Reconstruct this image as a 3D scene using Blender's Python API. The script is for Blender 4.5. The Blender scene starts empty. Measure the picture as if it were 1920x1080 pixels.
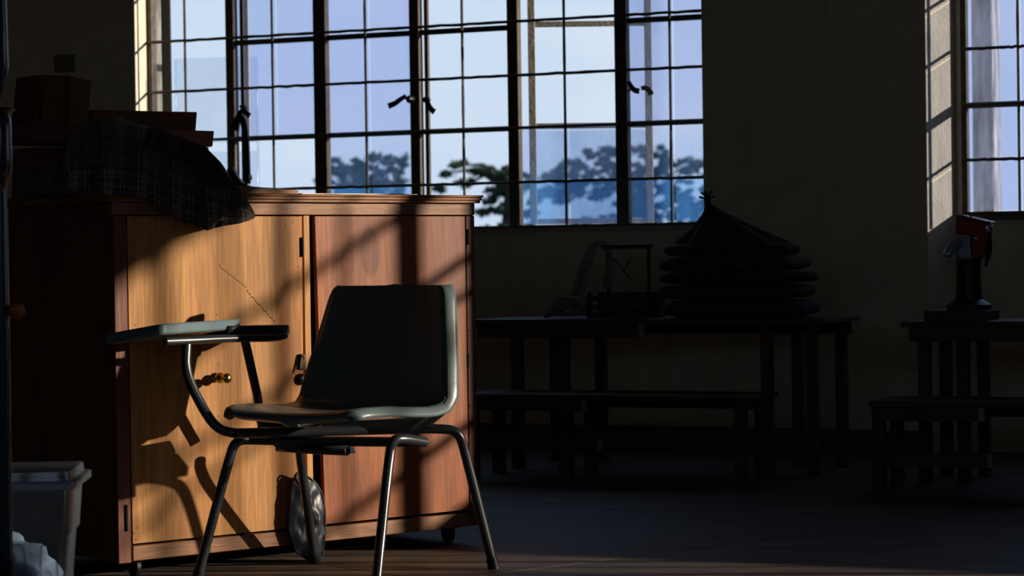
import bpy, math, random
import numpy as np
from mathutils import Vector, Matrix, noise
random.seed(7)
C = bpy.context.scene.collection
sc = bpy.context.scene
pi = math.pi

# ---------------------------------------------------------------- camera
F = 4533.0; EYE = 0.87
PITCH = math.atan(55/F); ROLL = -math.atan(.0142)
M = Matrix.Rotation(pi/2-PITCH, 3, 'X') @ Matrix.Rotation(ROLL, 3, 'Z')
CAM = Vector((0, 0, EYE))
cd = bpy.data.cameras.new('camera'); cam = bpy.data.objects.new('camera', cd); C.objects.link(cam)
cd.sensor_width = 36; cd.lens = F/1920*36; cd.clip_start = .05; cd.clip_end = 2000
cam.matrix_world = Matrix.Translation(CAM) @ M.to_4x4()
cd.dof.use_dof = True; cd.dof.focus_distance = 7.4; cd.dof.aperture_fstop = 6.0
sc.camera = cam

# ---------------------------------------------------------------- sun, sky, exposure
AZ, EL = math.radians(5.0), math.radians(11.0)
L = Vector((-math.cos(AZ)*math.cos(EL), math.sin(AZ)*math.cos(EL), -math.sin(EL)))
sd = bpy.data.lights.new('sun', 'SUN'); sd.energy = 6.0; sd.angle = math.radians(.7); sd.color = (1, .86, .66)
so = bpy.data.objects.new('sun', sd); C.objects.link(so)
so.rotation_euler = L.to_track_quat('-Z', 'Y').to_euler(); so.location = (30, 0, 20)
w = bpy.data.worlds.new('sky'); sc.world = w; w.use_nodes = True
nt = w.node_tree; N = nt.nodes; N.clear()
out = N.new('ShaderNodeOutputWorld'); bg = N.new('ShaderNodeBackground'); nt.links.new(bg.outputs[0], out.inputs[0])
tc = N.new('ShaderNodeTexCoord'); sx = N.new('ShaderNodeSeparateXYZ'); nt.links.new(tc.outputs['Generated'], sx.inputs[0])
rp = N.new('ShaderNodeValToRGB'); nt.links.new(sx.outputs[2], rp.inputs[0])
e = rp.color_ramp.elements
e[0].position = 0.0; e[0].color = (.58, .71, .90, 1)
e[1].position = 1.0; e[1].color = (.16, .30, .62, 1)
k = e.new(.10); k.color = (.60, .73, .89, 1)
k = e.new(.30); k.color = (.42, .60, .86, 1)
mp = N.new('ShaderNodeMapping'); mp.inputs['Scale'].default_value = (9, 9, 26); nt.links.new(tc.outputs['Generated'], mp.inputs[0])
nz = N.new('ShaderNodeTexNoise'); nz.inputs['Scale'].default_value = 1.0; nz.inputs['Detail'].default_value = 5; nt.links.new(mp.outputs[0], nz.inputs[0])
cr = N.new('ShaderNodeMapRange'); cr.inputs[1].default_value = .5; cr.inputs[2].default_value = .75; cr.inputs[4].default_value = .55; nt.links.new(nz.outputs[0], cr.inputs[0])
mx = N.new('ShaderNodeMix'); mx.data_type = 'RGBA'; mx.inputs[7].default_value = (.78, .82, .90, 1)
nt.links.new(cr.outputs[0], mx.inputs[0]); nt.links.new(rp.outputs[0], mx.inputs[6]); nt.links.new(mx.outputs[2], bg.inputs[0])
bg.inputs[1].default_value = 1.0
sc.view_settings.view_transform = 'Standard'; sc.view_settings.look = 'None'
sc.view_settings.exposure = 0.0; sc.view_settings.gamma = 1.0; sc.view_settings.use_curve_mapping = False

# ---------------------------------------------------------------- survey helpers
def ray(x, y): return M @ Vector(((x-960)/F, (540-y)/F, -1))
def at(x, y, Y):
    d = ray(x, y); return CAM + d*(Y/d.y)
def onp(x, y, p, n):
    d = ray(x, y); return CAM + d*((Vector(p)-CAM).dot(n)/d.dot(n))
Z = Vector((0, 0, 1))
TH = math.radians(24)
U = Vector((math.cos(TH), -math.sin(TH), 0)); NN = Vector((math.sin(TH), math.cos(TH), 0))   # along the window wall, outward
W0 = Vector((1.48628, 10.59078, 0)) + NN*.17
KH = (10.59+.185)/(10.59+.515)                        # window heights were surveyed on a plane .3 m further out
def kh(z): return EYE+(z-EYE)*KH
def wc(s, o, z): return W0 + U*s - NN*o + Z*z          # o = distance into the room from the window plane
def ws(x, y, o):                                        # wall coordinates of what is seen at x,y on the plane o
    P = onp(x, y, W0-NN*o, NN); return (P-W0).dot(U), P.z
HB = .050                                               # height of the cabinet body above the floor
C0 = onp(222, 1055, (0, 0, HB), Z); UC = (onp(893, 985, (0, 0, HB), Z)-C0).normalized(); C0.z = 0; NC = Vector((-UC.y, UC.x, 0))                      # cabinet front, depth
WC_ = 1.258
def cc(s, d, z): return C0 + UC*s + NC*d + Z*z
def cs(x, y, d=0):
    P = onp(x, y, C0+NC*d, NC); return (P-C0).dot(UC), P.z

# ---------------------------------------------------------------- mesh helpers
class G:
    def __init__(s): s.v = []; s.f = []; s.uv = None
    def add(s, vs, fs):
        b = len(s.v); s.v += [Vector(q) for q in vs]; s.f += [tuple(b+i for i in f) for f in fs]; return s
    def hexa(s, p):      # 8 points: bottom ring 0-3, top ring 4-7
        return s.add(p, [(3,2,1,0), (4,5,6,7), (0,1,5,4), (1,2,6,5), (2,3,7,6), (3,0,4,7)])
    def box(s, o, a, b, c):  # corner and three edge vectors
        o, a, b, c = Vector(o), Vector(a), Vector(b), Vector(c)
        return s.hexa([o, o+a, o+a+b, o+b, o+c, o+a+c, o+a+b+c, o+b+c])
    def cbox(s, m, a, b, c): return s.box(Vector(m)-(a+b+c)/2, a, b, c)
    def tube(s, pts, r, n=10, cap=True):
        pts = [Vector(p) for p in pts]; rs = r if isinstance(r, (list, tuple)) else [r]*len(pts)
        b = len(s.v); k = len(pts); up = None
        for i, p in enumerate(pts):
            t = (pts[min(i+1, k-1)]-pts[max(i-1, 0)]).normalized()
            if up is None:
                up = Z if abs(t.z) < .9 else Vector((1, 0, 0))
            a = (up - t*up.dot(t)).normalized(); up = a; c = t.cross(a)
            for j in range(n):
                q = 2*pi*j/n; s.v.append(p + (a*math.cos(q)+c*math.sin(q))*rs[i])
        for i in range(k-1):
            for j in range(n):
                s.f.append((b+i*n+j, b+i*n+(j+1)%n, b+(i+1)*n+(j+1)%n, b+(i+1)*n+j))
        if cap:
            s.f.append(tuple(b+j for j in reversed(range(n)))); s.f.append(tuple(b+(k-1)*n+j for j in range(n)))
        return s
    def lathe(s, o, prof, n=24, ax=Z, sq=1.0):
        ax = Vector(ax).normalized(); a = ax.orthogonal().normalized(); c = ax.cross(a); b = len(s.v)
        for r, h in prof:
            for j in range(n):
                q = 2*pi*j/n; s.v.append(Vector(o)+ax*h+(a*math.cos(q)+c*math.sin(q)*sq)*max(r, 1e-4))
        for i in range(len(prof)-1):
            for j in range(n):
                s.f.append((b+i*n+j, b+i*n+(j+1)%n, b+(i+1)*n+(j+1)%n, b+(i+1)*n+j))
        s.f.append(tuple(b+j for j in reversed(range(n)))); s.f.append(tuple(b+(len(prof)-1)*n+j for j in range(n)))
        return s
    def prism(s, poly, ext):
        n = len(poly); ext = Vector(ext)
        return s.add([Vector(p) for p in poly]+[Vector(p)+ext for p in poly],
                     [tuple(reversed(range(n))), tuple(range(n, 2*n))]+[(i, (i+1)%n, n+(i+1)%n, n+i) for i in range(n)])
    def grid(s, fn, nu, nv, uv=False):
        b = len(s.v)
        for i in range(nu+1):
            for j in range(nv+1): s.v.append(Vector(fn(i/nu, j/nv)))
        for i in range(nu):
            for j in range(nv):
                a = b+i*(nv+1)+j; s.f.append((a, a+nv+1, a+nv+2, a+1))
        if uv: s.uv = [(i/nu, j/nv) for i in range(nu+1) for j in range(nv+1)]
        return s
def smooth(pts, k=2):                                   # Chaikin rounding of a polyline
    pts = [Vector(p) for p in pts]
    for _ in range(k):
        q = [pts[0]]
        for a, b in zip(pts, pts[1:]): q += [a*.75+b*.25, a*.25+b*.75]
        q.append(pts[-1]); pts = q
    return pts
ROOT = {}
def obj(name, g, mat, parent=None, sm=40, bevel=0, base=None, solid=0, sub=0):
    if parent is None:
        if base is None:
            z = min(v.z for v in g.v); c = sum(g.v, Vector())/len(g.v); base = Vector((c.x, c.y, z))
        org = Vector(base)
    else: org = ROOT[parent.name]
    me = bpy.data.meshes.new(name); me.from_pydata([v-org for v in g.v], [], g.f)
    if g.uv:
        ul = me.uv_layers.new(name='UVMap')
        for lp in me.loops: ul.data[lp.index].uv = g.uv[lp.vertex_index]
    me.validate(); me.materials.append(mat)
    if sm:
        me.polygons.foreach_set('use_smooth', [True]*len(me.polygons)); me.set_sharp_from_angle(angle=math.radians(sm))
    o = bpy.data.objects.new(name, me); C.objects.link(o)
    if parent: o.parent = parent
    else: o.location = org
    ROOT[o.name] = org
    if solid:
        m = o.modifiers.new('solid', 'SOLIDIFY'); m.thickness = solid; m.offset = 0
    if bevel:
        m = o.modifiers.new('bevel', 'BEVEL'); m.width = bevel; m.segments = 2; m.limit_method = 'ANGLE'
    if sub:
        m = o.modifiers.new('sub', 'SUBSURF'); m.levels = sub; m.render_levels = sub
    return o
def empty(name, loc):
    o = bpy.data.objects.new(name, None); C.objects.link(o); o.location = loc; o.empty_display_size = .1
    ROOT[o.name] = Vector(loc); return o
def tag(o, label=None, cat=None, group=None, kind=None):
    for k_, v_ in (('label', label), ('category', cat), ('group', group), ('kind', kind)):
        if v_: o[k_] = v_
    return o

# ---------------------------------------------------------------- materials
def mat(name, col, rough=.6, metal=0, spec=.4, bump=0, bscale=30, var=0, vscale=8, col2=None, stretch=(1, 1, 1), rot=0, coat=0):
    m = bpy.data.materials.new(name); m.use_nodes = True; t = m.node_tree; n = t.nodes; b = n['Principled BSDF']
    b.inputs['Base Color'].default_value = (*col, 1); b.inputs['Roughness'].default_value = rough
    b.inputs['Metallic'].default_value = metal; b.inputs['Specular IOR Level'].default_value = spec
    if coat: b.inputs['Coat Weight'].default_value = coat; b.inputs['Coat Roughness'].default_value = .25
    tc = n.new('ShaderNodeTexCoord')
    mp = n.new('ShaderNodeMapping'); mp.vector_type = 'POINT'
    r_ = n.new('ShaderNodeVectorRotate'); r_.rotation_type = 'Z_AXIS'; r_.inputs['Angle'].default_value = rot
    t.links.new(tc.outputs['Object'], r_.inputs['Vector']); t.links.new(r_.outputs[0], mp.inputs[0]); mp.inputs['Scale'].default_value = stretch
    if var or col2:
        nz = n.new('ShaderNodeTexNoise'); nz.inputs['Scale'].default_value = vscale; nz.inputs['Detail'].default_value = 6; nz.inputs['Roughness'].default_value = .6
        t.links.new(mp.outputs[0], nz.inputs[0])
        rp = n.new('ShaderNodeValToRGB'); rp.color_ramp.elements[0].position = .32; rp.color_ramp.elements[1].position = .68
        c2 = col2 or tuple(c*(1-var) for c in col)
        rp.color_ramp.elements[0].color = (*c2, 1); rp.color_ramp.elements[1].color = (*col, 1)
        t.links.new(nz.outputs[0], rp.inputs[0]); t.links.new(rp.outputs[0], b.inputs['Base Color'])
    if bump:
        n2 = n.new('ShaderNodeTexNoise'); n2.inputs['Scale'].default_value = bscale; n2.inputs['Detail'].default_value = 5
        t.links.new(mp.outputs[0], n2.inputs[0]); bp = n.new('ShaderNodeBump'); bp.inputs['Strength'].default_value = bump; bp.inputs['Distance'].default_value = .01
        t.links.new(n2.outputs[0], bp.inputs['Height']); t.links.new(bp.outputs[0], b.inputs['Normal'])
    return m
CAB = -math.atan2(UC.y, UC.x)
def wood(name, light, mid, dark, axis='z', rot=0, rough=.45, scale=1.0, stains=(), coat=.0, bump=.25, spots=0.0):
    m = bpy.data.materials.new(name); m.use_nodes = True; t = m.node_tree; n = t.nodes; b = n['Principled BSDF']; lk = t.links.new
    tc = n.new('ShaderNodeTexCoord'); r_ = n.new('ShaderNodeVectorRotate'); r_.rotation_type = 'Z_AXIS'; r_.inputs['Angle'].default_value = rot
    lk(tc.outputs['Object'], r_.inputs['Vector'])
    def noise_(st, sc_, det=6, dist=0):
        mp = n.new('ShaderNodeMapping'); mp.inputs['Scale'].default_value = st; lk(r_.outputs[0], mp.inputs[0])
        z = n.new('ShaderNodeTexNoise'); z.inputs['Scale'].default_value = sc_; z.inputs['Detail'].default_value = det; z.inputs['Distortion'].default_value = dist
        lk(mp.outputs[0], z.inputs[0]); return z.outputs[0]
    st = (1, 1, .09) if axis == 'z' else (.09, 1, 1)
    broad = noise_((1, 1, .35) if axis == 'z' else (.35, 1, 1), 5*scale, 4, .6)
    grain = noise_(st, 55*scale, 6, .3); fine = noise_((1, 1, .04) if axis == 'z' else (.04, 1, 1), 260*scale, 3)
    r1 = n.new('ShaderNodeValToRGB'); e = r1.color_ramp.elements; e[0].position = .3; e[0].color = (*mid, 1); e[1].position = .66; e[1].color = (*light, 1); lk(broad, r1.inputs[0])
    r2 = n.new('ShaderNodeMapRange'); r2.inputs[1].default_value = .38; r2.inputs[2].default_value = .62; r2.inputs[3].default_value = .34; r2.inputs[4].default_value = 0; lk(grain, r2.inputs[0])
    m1 = n.new('ShaderNodeMix'); m1.data_type = 'RGBA'; m1.inputs[7].default_value = (*dark, 1); lk(r2.outputs[0], m1.inputs[0]); lk(r1.outputs[0], m1.inputs[6])
    r3 = n.new('ShaderNodeMapRange'); r3.inputs[1].default_value = .35; r3.inputs[2].default_value = .65; r3.inputs[3].default_value = .78; r3.inputs[4].default_value = 1.1; lk(fine, r3.inputs[0])
    m2 = n.new('ShaderNodeMix'); m2.data_type = 'RGBA'; m2.blend_type = 'MULTIPLY'; m2.inputs[0].default_value = 1
    lk(m1.outputs[2], m2.inputs[6]); lk(r3.outputs[0], m2.inputs[7]); res = m2.outputs[2]
    for (u, v, ru, rv, c, am) in stains:
        sp = n.new('ShaderNodeSeparateXYZ'); lk(tc.outputs['UV'], sp.inputs[0])
        def mth(op, a, b_=0):
            q = n.new('ShaderNodeMath'); q.operation = op
            for i_, x in enumerate((a, b_)):
                if isinstance(x, (int, float)): q.inputs[i_].default_value = x
                else: lk(x, q.inputs[i_])
            return q.outputs[0]
        du = mth('DIVIDE', mth('SUBTRACT', sp.outputs[0], u), ru); dv = mth('DIVIDE', mth('SUBTRACT', sp.outputs[1], v), rv)
        d = mth('ADD', mth('POWER', mth('ABSOLUTE', du), 2), mth('POWER', mth('ABSOLUTE', dv), 2))
        d = mth('ADD', d, mth('MULTIPLY', mth('SUBTRACT', broad, .5), 1.6))
        mr = n.new('ShaderNodeMapRange'); mr.inputs[1].default_value = .8; mr.inputs[2].default_value = 1.25; mr.inputs[3].default_value = am; mr.inputs[4].default_value = 0; lk(d, mr.inputs[0])
        q = n.new('ShaderNodeMix'); q.data_type = 'RGBA'; q.blend_type = 'MULTIPLY'; q.inputs[7].default_value = (*c, 1); lk(mr.outputs[0], q.inputs[0]); lk(res, q.inputs[6]); res = q.outputs[2]
    lk(res, b.inputs['Base Color']); b.inputs['Roughness'].default_value = rough; b.inputs['Coat Weight'].default_value = coat; b.inputs['Coat Roughness'].default_value = .3
    b.inputs['Specular IOR Level'].default_value = .22
    bp = n.new('ShaderNodeBump'); bp.inputs['Strength'].default_value = bump; bp.inputs['Distance'].default_value = .003; lk(grain, bp.inputs['Height']); lk(bp.outputs[0], b.inputs['Normal'])
    return m
def glass(name, dirt, tint, haze, scale=9.0, speck=.25):
    m = bpy.data.materials.new(name); m.use_nodes = True; t = m.node_tree; n = t.nodes; n.clear(); lk = t.links.new
    out = n.new('ShaderNodeOutputMaterial'); tr = n.new('ShaderNodeBsdfTransparent'); tr.inputs[0].default_value = (*tint, 1)
    tl = n.new('ShaderNodeBsdfTranslucent'); tl.inputs[0].default_value = (*haze, 1)
    gl = n.new('ShaderNodeBsdfGlossy'); gl.inputs['Roughness'].default_value = .12; gl.inputs[0].default_value = (.9, .95, 1, 1)
    tc = n.new('ShaderNodeTexCoord')
    a = n.new('ShaderNodeTexNoise'); a.inputs['Scale'].default_value = scale; a.inputs['Detail'].default_value = 7; a.inputs['Distortion'].default_value = .4
    mp = n.new('ShaderNodeMapping'); mp.inputs['Scale'].default_value = (1, 1, .45); lk(tc.outputs['Object'], mp.inputs[0]); lk(mp.outputs[0], a.inputs[0])
    mr = n.new('ShaderNodeMapRange'); mr.inputs[1].default_value = .35; mr.inputs[2].default_value = .7; mr.inputs[3].default_value = dirt*.6; mr.inputs[4].default_value = dirt*1.3; lk(a.outputs[0], mr.inputs[0])
    b = n.new('ShaderNodeTexNoise'); b.inputs['Scale'].default_value = 170; b.inputs['Detail'].default_value = 3; lk(tc.outputs['Object'], b.inputs[0])
    m2 = n.new('ShaderNodeMapRange'); m2.inputs[1].default_value = .62; m2.inputs[2].default_value = .75; m2.inputs[3].default_value = 0; m2.inputs[4].default_value = speck; lk(b.outputs[0], m2.inputs[0])
    ad = n.new('ShaderNodeMath'); ad.operation = 'ADD'; ad.use_clamp = True; lk(mr.outputs[0], ad.inputs[0]); lk(m2.outputs[0], ad.inputs[1])
    x = n.new('ShaderNodeMixShader'); lk(ad.outputs[0], x.inputs[0]); lk(tr.outputs[0], x.inputs[1]); lk(tl.outputs[0], x.inputs[2])
    y = n.new('ShaderNodeMixShader'); y.inputs[0].default_value = .04; lk(x.outputs[0], y.inputs[1]); lk(gl.outputs[0], y.inputs[2]); lk(y.outputs[0], out.inputs[0])
    return m
MW = dict(
    wall=mat('plaster_wall', (.52, .43, .28), .9, bump=.15, bscale=40, var=.15, vscale=3),
    pale=mat('whitewashed_plaster', (.74, .67, .54), .85, bump=.35, bscale=60, var=.12, vscale=10),
    dark=mat('dark_paint', (.16, .14, .11), .8, bump=.1, var=.2),
    floor=mat('cement_floor', (.14, .105, .082), .62, spec=.2, bump=.25, bscale=14, col2=(.055, .042, .034), vscale=5, stretch=(.35, 1.6, 1)),
    steel=mat('painted_window_steel', (.11, .09, .07), .55, bump=.3, bscale=90, col2=(.06, .04, .03), vscale=20),
    cream=mat('cream_window_paint', (.55, .50, .43), .6, bump=.2, bscale=60, var=.25, vscale=20),
    glass=glass('dusty_glass', .13, (.82, .86, .99), (.65, .72, .95), speck=.03),
    glassb=glass('grimy_glass', .24, (.86, .93, 1), (.14, .45, .98), speck=.5),
    glassm=glass('hazy_glass', .08, (.91, .93, .99), (.25, .5, .98), speck=.3),
    glassc=glass('light_glass', .09, (.94, .97, 1), (.8, .9, 1), speck=.03),
    post=mat('weathered_whitewash', (.62, .62, .64), .85, bump=.6, bscale=25, col2=(.05, .05, .05), vscale=34, stretch=(1, 1, .14)),
    postd=mat('grimy_whitewash', (.32, .31, .30), .85, bump=.6, bscale=25, col2=(.03, .028, .025), vscale=30, stretch=(1, 1, .14)),
    leather=mat('black_vinyl', (.014, .018, .032), .40, spec=.5, bump=.6, bscale=14),
    brass=mat('old_brass', (.45, .32, .10), .25, metal=1),
    black=mat('black_iron', (.02, .02, .02), .4, metal=.5),
    tube=mat('dark_grey_tube_enamel', (.018, .022, .027), .28, spec=.6),
    shell=mat('blue_grey_plastic_shell', (.085, .115, .13), .33, spec=.5, bump=.04, bscale=200),
    pad=mat('grey_blue_pad_edge', (.11, .17, .20), .38, spec=.5, bump=.1, var=.2, vscale=20),
    chrome=mat('chrome_plate', (.5, .5, .55), .22, metal=1),
    paper=mat('white_paper', (.8, .8, .78), .7),
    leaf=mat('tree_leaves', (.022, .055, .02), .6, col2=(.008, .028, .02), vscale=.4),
    bark=mat('tree_bark', (.03, .025, .02), .9),
    grass=mat('outdoor_grass', (.05, .09, .03), .95, var=.3, vscale=.2),
    sack=mat('dusty_sackcloth', (.075, .062, .045), .95, bump=.5, bscale=40, var=.4, vscale=10),
    sackd=mat('dark_sackcloth', (.05, .045, .04), .95, bump=.5, bscale=40, var=.4, vscale=10),
    yarn=mat('grey_cotton_yarn', (.42, .41, .42), .95, bump=.8, bscale=120, var=.4, vscale=30),
    red=mat('red_enamel', (.32, .015, .02), .3, spec=.6),
    grey=mat('blue_grey_cast_metal', (.34, .44, .58), .3, metal=.4),
    rag=mat('grey_rag', (.10, .115, .125), .95, bump=.4, var=.5, vscale=6),
    blackp=mat('black_post_enamel', (.03, .04, .075), .2, spec=.7),
    orange=mat('orange_plastic', (.45, .12, .03), .5),
    blue=mat('blue_plastic', (.06, .10, .35), .4),
    plate=mat('ivory_switch_plate', (.16, .145, .115), .5),
)
red_l, red_m, red_d = (.42, .22, .12), (.26, .115, .06), (.09, .035, .018)
MW['blond'] = wood('blond_plywood_door', (.56, .27, .085), (.36, .16, .045), (.19, .078, .022), 'z', CAB, .5, .8,
                   stains=((.93, .45, .10, .9, (.8, .6, .42), .6), (.45, .3, .2, .6, (.85, .72, .55), .5)))
MW['mahog'] = wood('reddish_plywood_door', (.32, .092, .027), (.150, .037, .011), (.065, .017, .006), 'z', CAB, .42, .8,
                   stains=((.35, .88, .065, .085, (.55, .30, .08), .95), (.2, .85, .05, .05, (.75, .45, .2), .6), (.95, .9, .3, .15, (.7, .5, .4), .5)))
MW['rail'] = wood('mahogany_rail_timber', (.32, .155, .08), (.19, .08, .038), (.07, .028, .013), 'x', CAB, .45, 1.3)
MW['stile'] = wood('mahogany_stile_timber', (.20, .07, .042), (.13, .042, .025), (.06, .02, .012), 'z', CAB, .4, 1.2)
MW['side'] = wood('dark_cabinet_side', (.16, .075, .04), (.10, .045, .022), (.04, .02, .012), 'z', CAB, .6, 1.0)
MW['bench'] = wood('dark_bench_timber', (.16, .10, .07), (.10, .055, .04), (.05, .025, .02), 'x', TH, .6, 1.0)
MW['litend'] = mat('sky_lit_end_wood', (.42, .38, .33), .8, bump=.4, bscale=80, var=.3)  # bench end pieces: sky light on the end faces put into the colour
MW['redbox'] = wood('reddish_box_timber', (.22, .09, .06), (.14, .05, .035), (.06, .02, .015), 'x', CAB, .55, 1.0)

# ---------------------------------------------------------------- the room shell
def struct(name, g, m, **k): return tag(obj(name, g, m, sm=0, **k), kind='structure')
HT = 3.3
s1a, s1b = ws(281, 100, 0)[0], ws(1335, 100, 0)[0]
s2a = ws(1803, 100, 0)[0]; s2b = s2a+.95
zs1, zt = kh(1.005), 2.72; zs2 = kh(1.025)
cola, colb, colc = ws(1555, 400, .17)[0], ws(1738, 300, .17)[0], ws(1790, 300, .03)[0]
XR = 2.95; SR = (XR-W0.x)/U.x; SL = -8.2                # window wall runs from SL to SR, then the room widens into a bay
XE = 8.0; BQ = Vector((4.38, 6.56, 0))                  # the bay's window wall is parallel to the first one
def bc_(s, o, z): return BQ + U*s - NN*o + Z*z
def bhit(P):                                            # from P back along the sun ray to the bay wall
    t = (BQ-P).dot(NN)/L.dot(NN); Q = P+L*t; return (Q-BQ).dot(U), Q.z
g = G()
def wb(g, a, b, z0, z1, o0=-.03, o1=.14): g.box(wc(a, o0, z0), U*(b-a), -NN*(o1-o0), Z*(z1-z0))
wb(g, SL, s1a, 0, HT); wb(g, s1a, s1b, 0, zs1); wb(g, s1a, s1b, zt, HT); wb(g, s1b, cola+.05, 0, HT)
wb(g, cola+.05, s2a, 0, HT, -.03, .02); wb(g, s2a, s2b, 0, zs2, -.03, .03); wb(g, s2a, s2b, zt, HT, -.03, .03); wb(g, s2b, SR, 0, HT, -.03, .03)
struct('wall_back', g, MW['pale'])
g = G(); g.prism([wc(cola, .0, 0), wc(cola, .17, 0), wc(colb, .17, 0), wc(colc, .03, 0), wc(colc, .0, 0)], Z*HT); struct('column', g, MW['pale'])
SB0 = (XR-BQ.x)/U.x; SB1 = (XE-BQ.x)/U.x
hd = bhit(cc(*(lambda q: (q[0], 0, q[1]))(cs(455, 368))))[1]; si = bhit(cc(*(lambda q: (q[0], 0, q[1]))(cs(850, 975))))[1]
sb0 = bhit(cc(WC_+.06, 0, .5))[0]; sb1 = bhit(Vector((-.95, 5.80, .3)))[0]
print('bay head/sill', hd, si, sb0, sb1, SB0, SB1)
g = G(); T = .2
def bb(g, a, b, z0, z1): g.box(bc_(a, -.06, z0), U*(b-a), -NN*.10, Z*(z1-z0))
bb(g, SB0, sb0, 0, HT); bb(g, sb0, sb1, 0, si); bb(g, sb0, sb1, hd, HT); bb(g, sb1, SB1, 0, HT)
struct('wall_bay', g, MW['wall'])
yW = wc(SR, 0, 0).y; yB = bc_(SB0, 0, 0).y; yE = bc_(SB1, 0, 0).y
g = G(); g.box((XR, yB, 0), (T, 0, 0), (0, yW-yB+.1, 0), (0, 0, HT)); g.box((XE, -3, 0), (T, 0, 0), (0, yE+3, 0), (0, 0, HT)); struct('wall_right', g, MW['wall'])
PL = wc(SL, 0, 0)
g = G(); g.box((PL.x-.2, -3, 0), (.2, 0, 0), (0, PL.y+3.2, 0), (0, 0, HT)); struct('wall_left', g, MW['wall'])
g = G(); X0, X1, fz0, fz1 = -4.5, 5.0, 1.7, 2.5          # long open band added behind the camera to raise the room's ambient light
g.box((PL.x-.2, -3.2, 0), (XE+T-PL.x+.2, 0, 0), (0, .2, 0), (0, 0, fz0)); g.box((PL.x-.2, -3.2, fz1), (XE+T-PL.x+.2, 0, 0), (0, .2, 0), (0, 0, HT-fz1))
g.box((PL.x-.2, -3.2, fz0), (X0-PL.x+.2, 0, 0), (0, .2, 0), (0, 0, fz1-fz0)); g.box((X1, -3.2, fz0), (XE+T-X1, 0, 0), (0, .2, 0), (0, 0, fz1-fz0))
for i in range(1, 6): x = X0+(X1-X0)*i/6; g.box((x-.06, -3.15, fz0), (.12, 0, 0), (0, .1, 0), (0, 0, fz1-fz0))
struct('wall_front', g, MW['wall'])
a_ = wc(SL, -.14, HT)
def outline(z): return [(PL.x-.2, -3.2, z), (XE+T, -3.2, z), (XE+T, yE, z), (XR+T, yB-.02, z), (XR+T, yW, z), (PL.x-.2, a_.y+.3, z)]
g = G(); g.prism(outline(HT), (0, 0, .2)); struct('ceiling', g, MW['wall'])
# floor: cast slabs with open joints
g = G(); g.prism(outline(-.2), (0, 0, .188))
flo = struct('floor', g, MW['dark'], base=(0, 0, 0))
ja, jb = onp(975, 1070, (0, 0, 0), Z), onp(1210, 1040, (0, 0, 0), Z)
fu = (jb-ja).normalized(); fv = Vector((-fu.y, fu.x, 0)); fa = ja - fu*.3
def clipq(poly, fs):                                    # keep a slab inside the room
    for f in fs:
        r = []
        for i in range(len(poly)):
            a, b = poly[i], poly[(i+1)%len(poly)]; da, db = f(a), f(b)
            if da >= 0: r.append(a)
            if da*db < 0: r.append(a+(b-a)*(da/(da-db)))
        poly = r
        if len(poly) < 3: return None
    return poly
MAIN = (lambda q: q.x-PL.x, lambda q: XR-q.x, lambda q: q.y+3, lambda q: (W0-NN*.03-q).dot(NN))
BAY = (lambda q: q.x-XR, lambda q: XE-q.x, lambda q: q.y+3, lambda q: (BQ-NN*.03-q).dot(NN))
SL_ = 1.6
for i in range(-9, 9):
    for j in range(-9, 9):
        o = fa + fu*(i*SL_) + fv*(j*SL_); q = .003
        for reg in (MAIN, BAY):
            p = clipq([o+fu*q+fv*q, o+fu*(SL_-q)+fv*q, o+fu*(SL_-q)+fv*(SL_-q), o+fu*q+fv*(SL_-q)], reg)
            if not p: continue
            g = G(); g.prism([v-Z*.012 for v in p], (0, 0, .012)); obj('slab', g, MW['floor'], flo, sm=0)
g = G(); g.box((-300, -100, -.6), (600, 0, 0), (0, 600, 0), (0, 0, .2)); struct('ground_outside', g, MW['grass'])
# sill trims
g = G(); g.box(wc(s1a, -.02, zs1-.012), U*(s1b-s1a), -NN*.175, Z*.022); struct('trim_1', g, MW['cream'])
g = G(); g.box(wc(s2a, -.02, zs2-.012), U*(s2b-s2a), -NN*.065, Z*.018); struct('trim_2', g, MW['dark'])
g = G(); wb(g, SL, cola, 0, .1, .14, .155); struct('baseboard_back', g, MW['dark'])
g = G(); wb(g, cola-.01, colb, 0, .1, .17, .185); struct('baseboard_column', g, MW['dark'])

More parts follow.
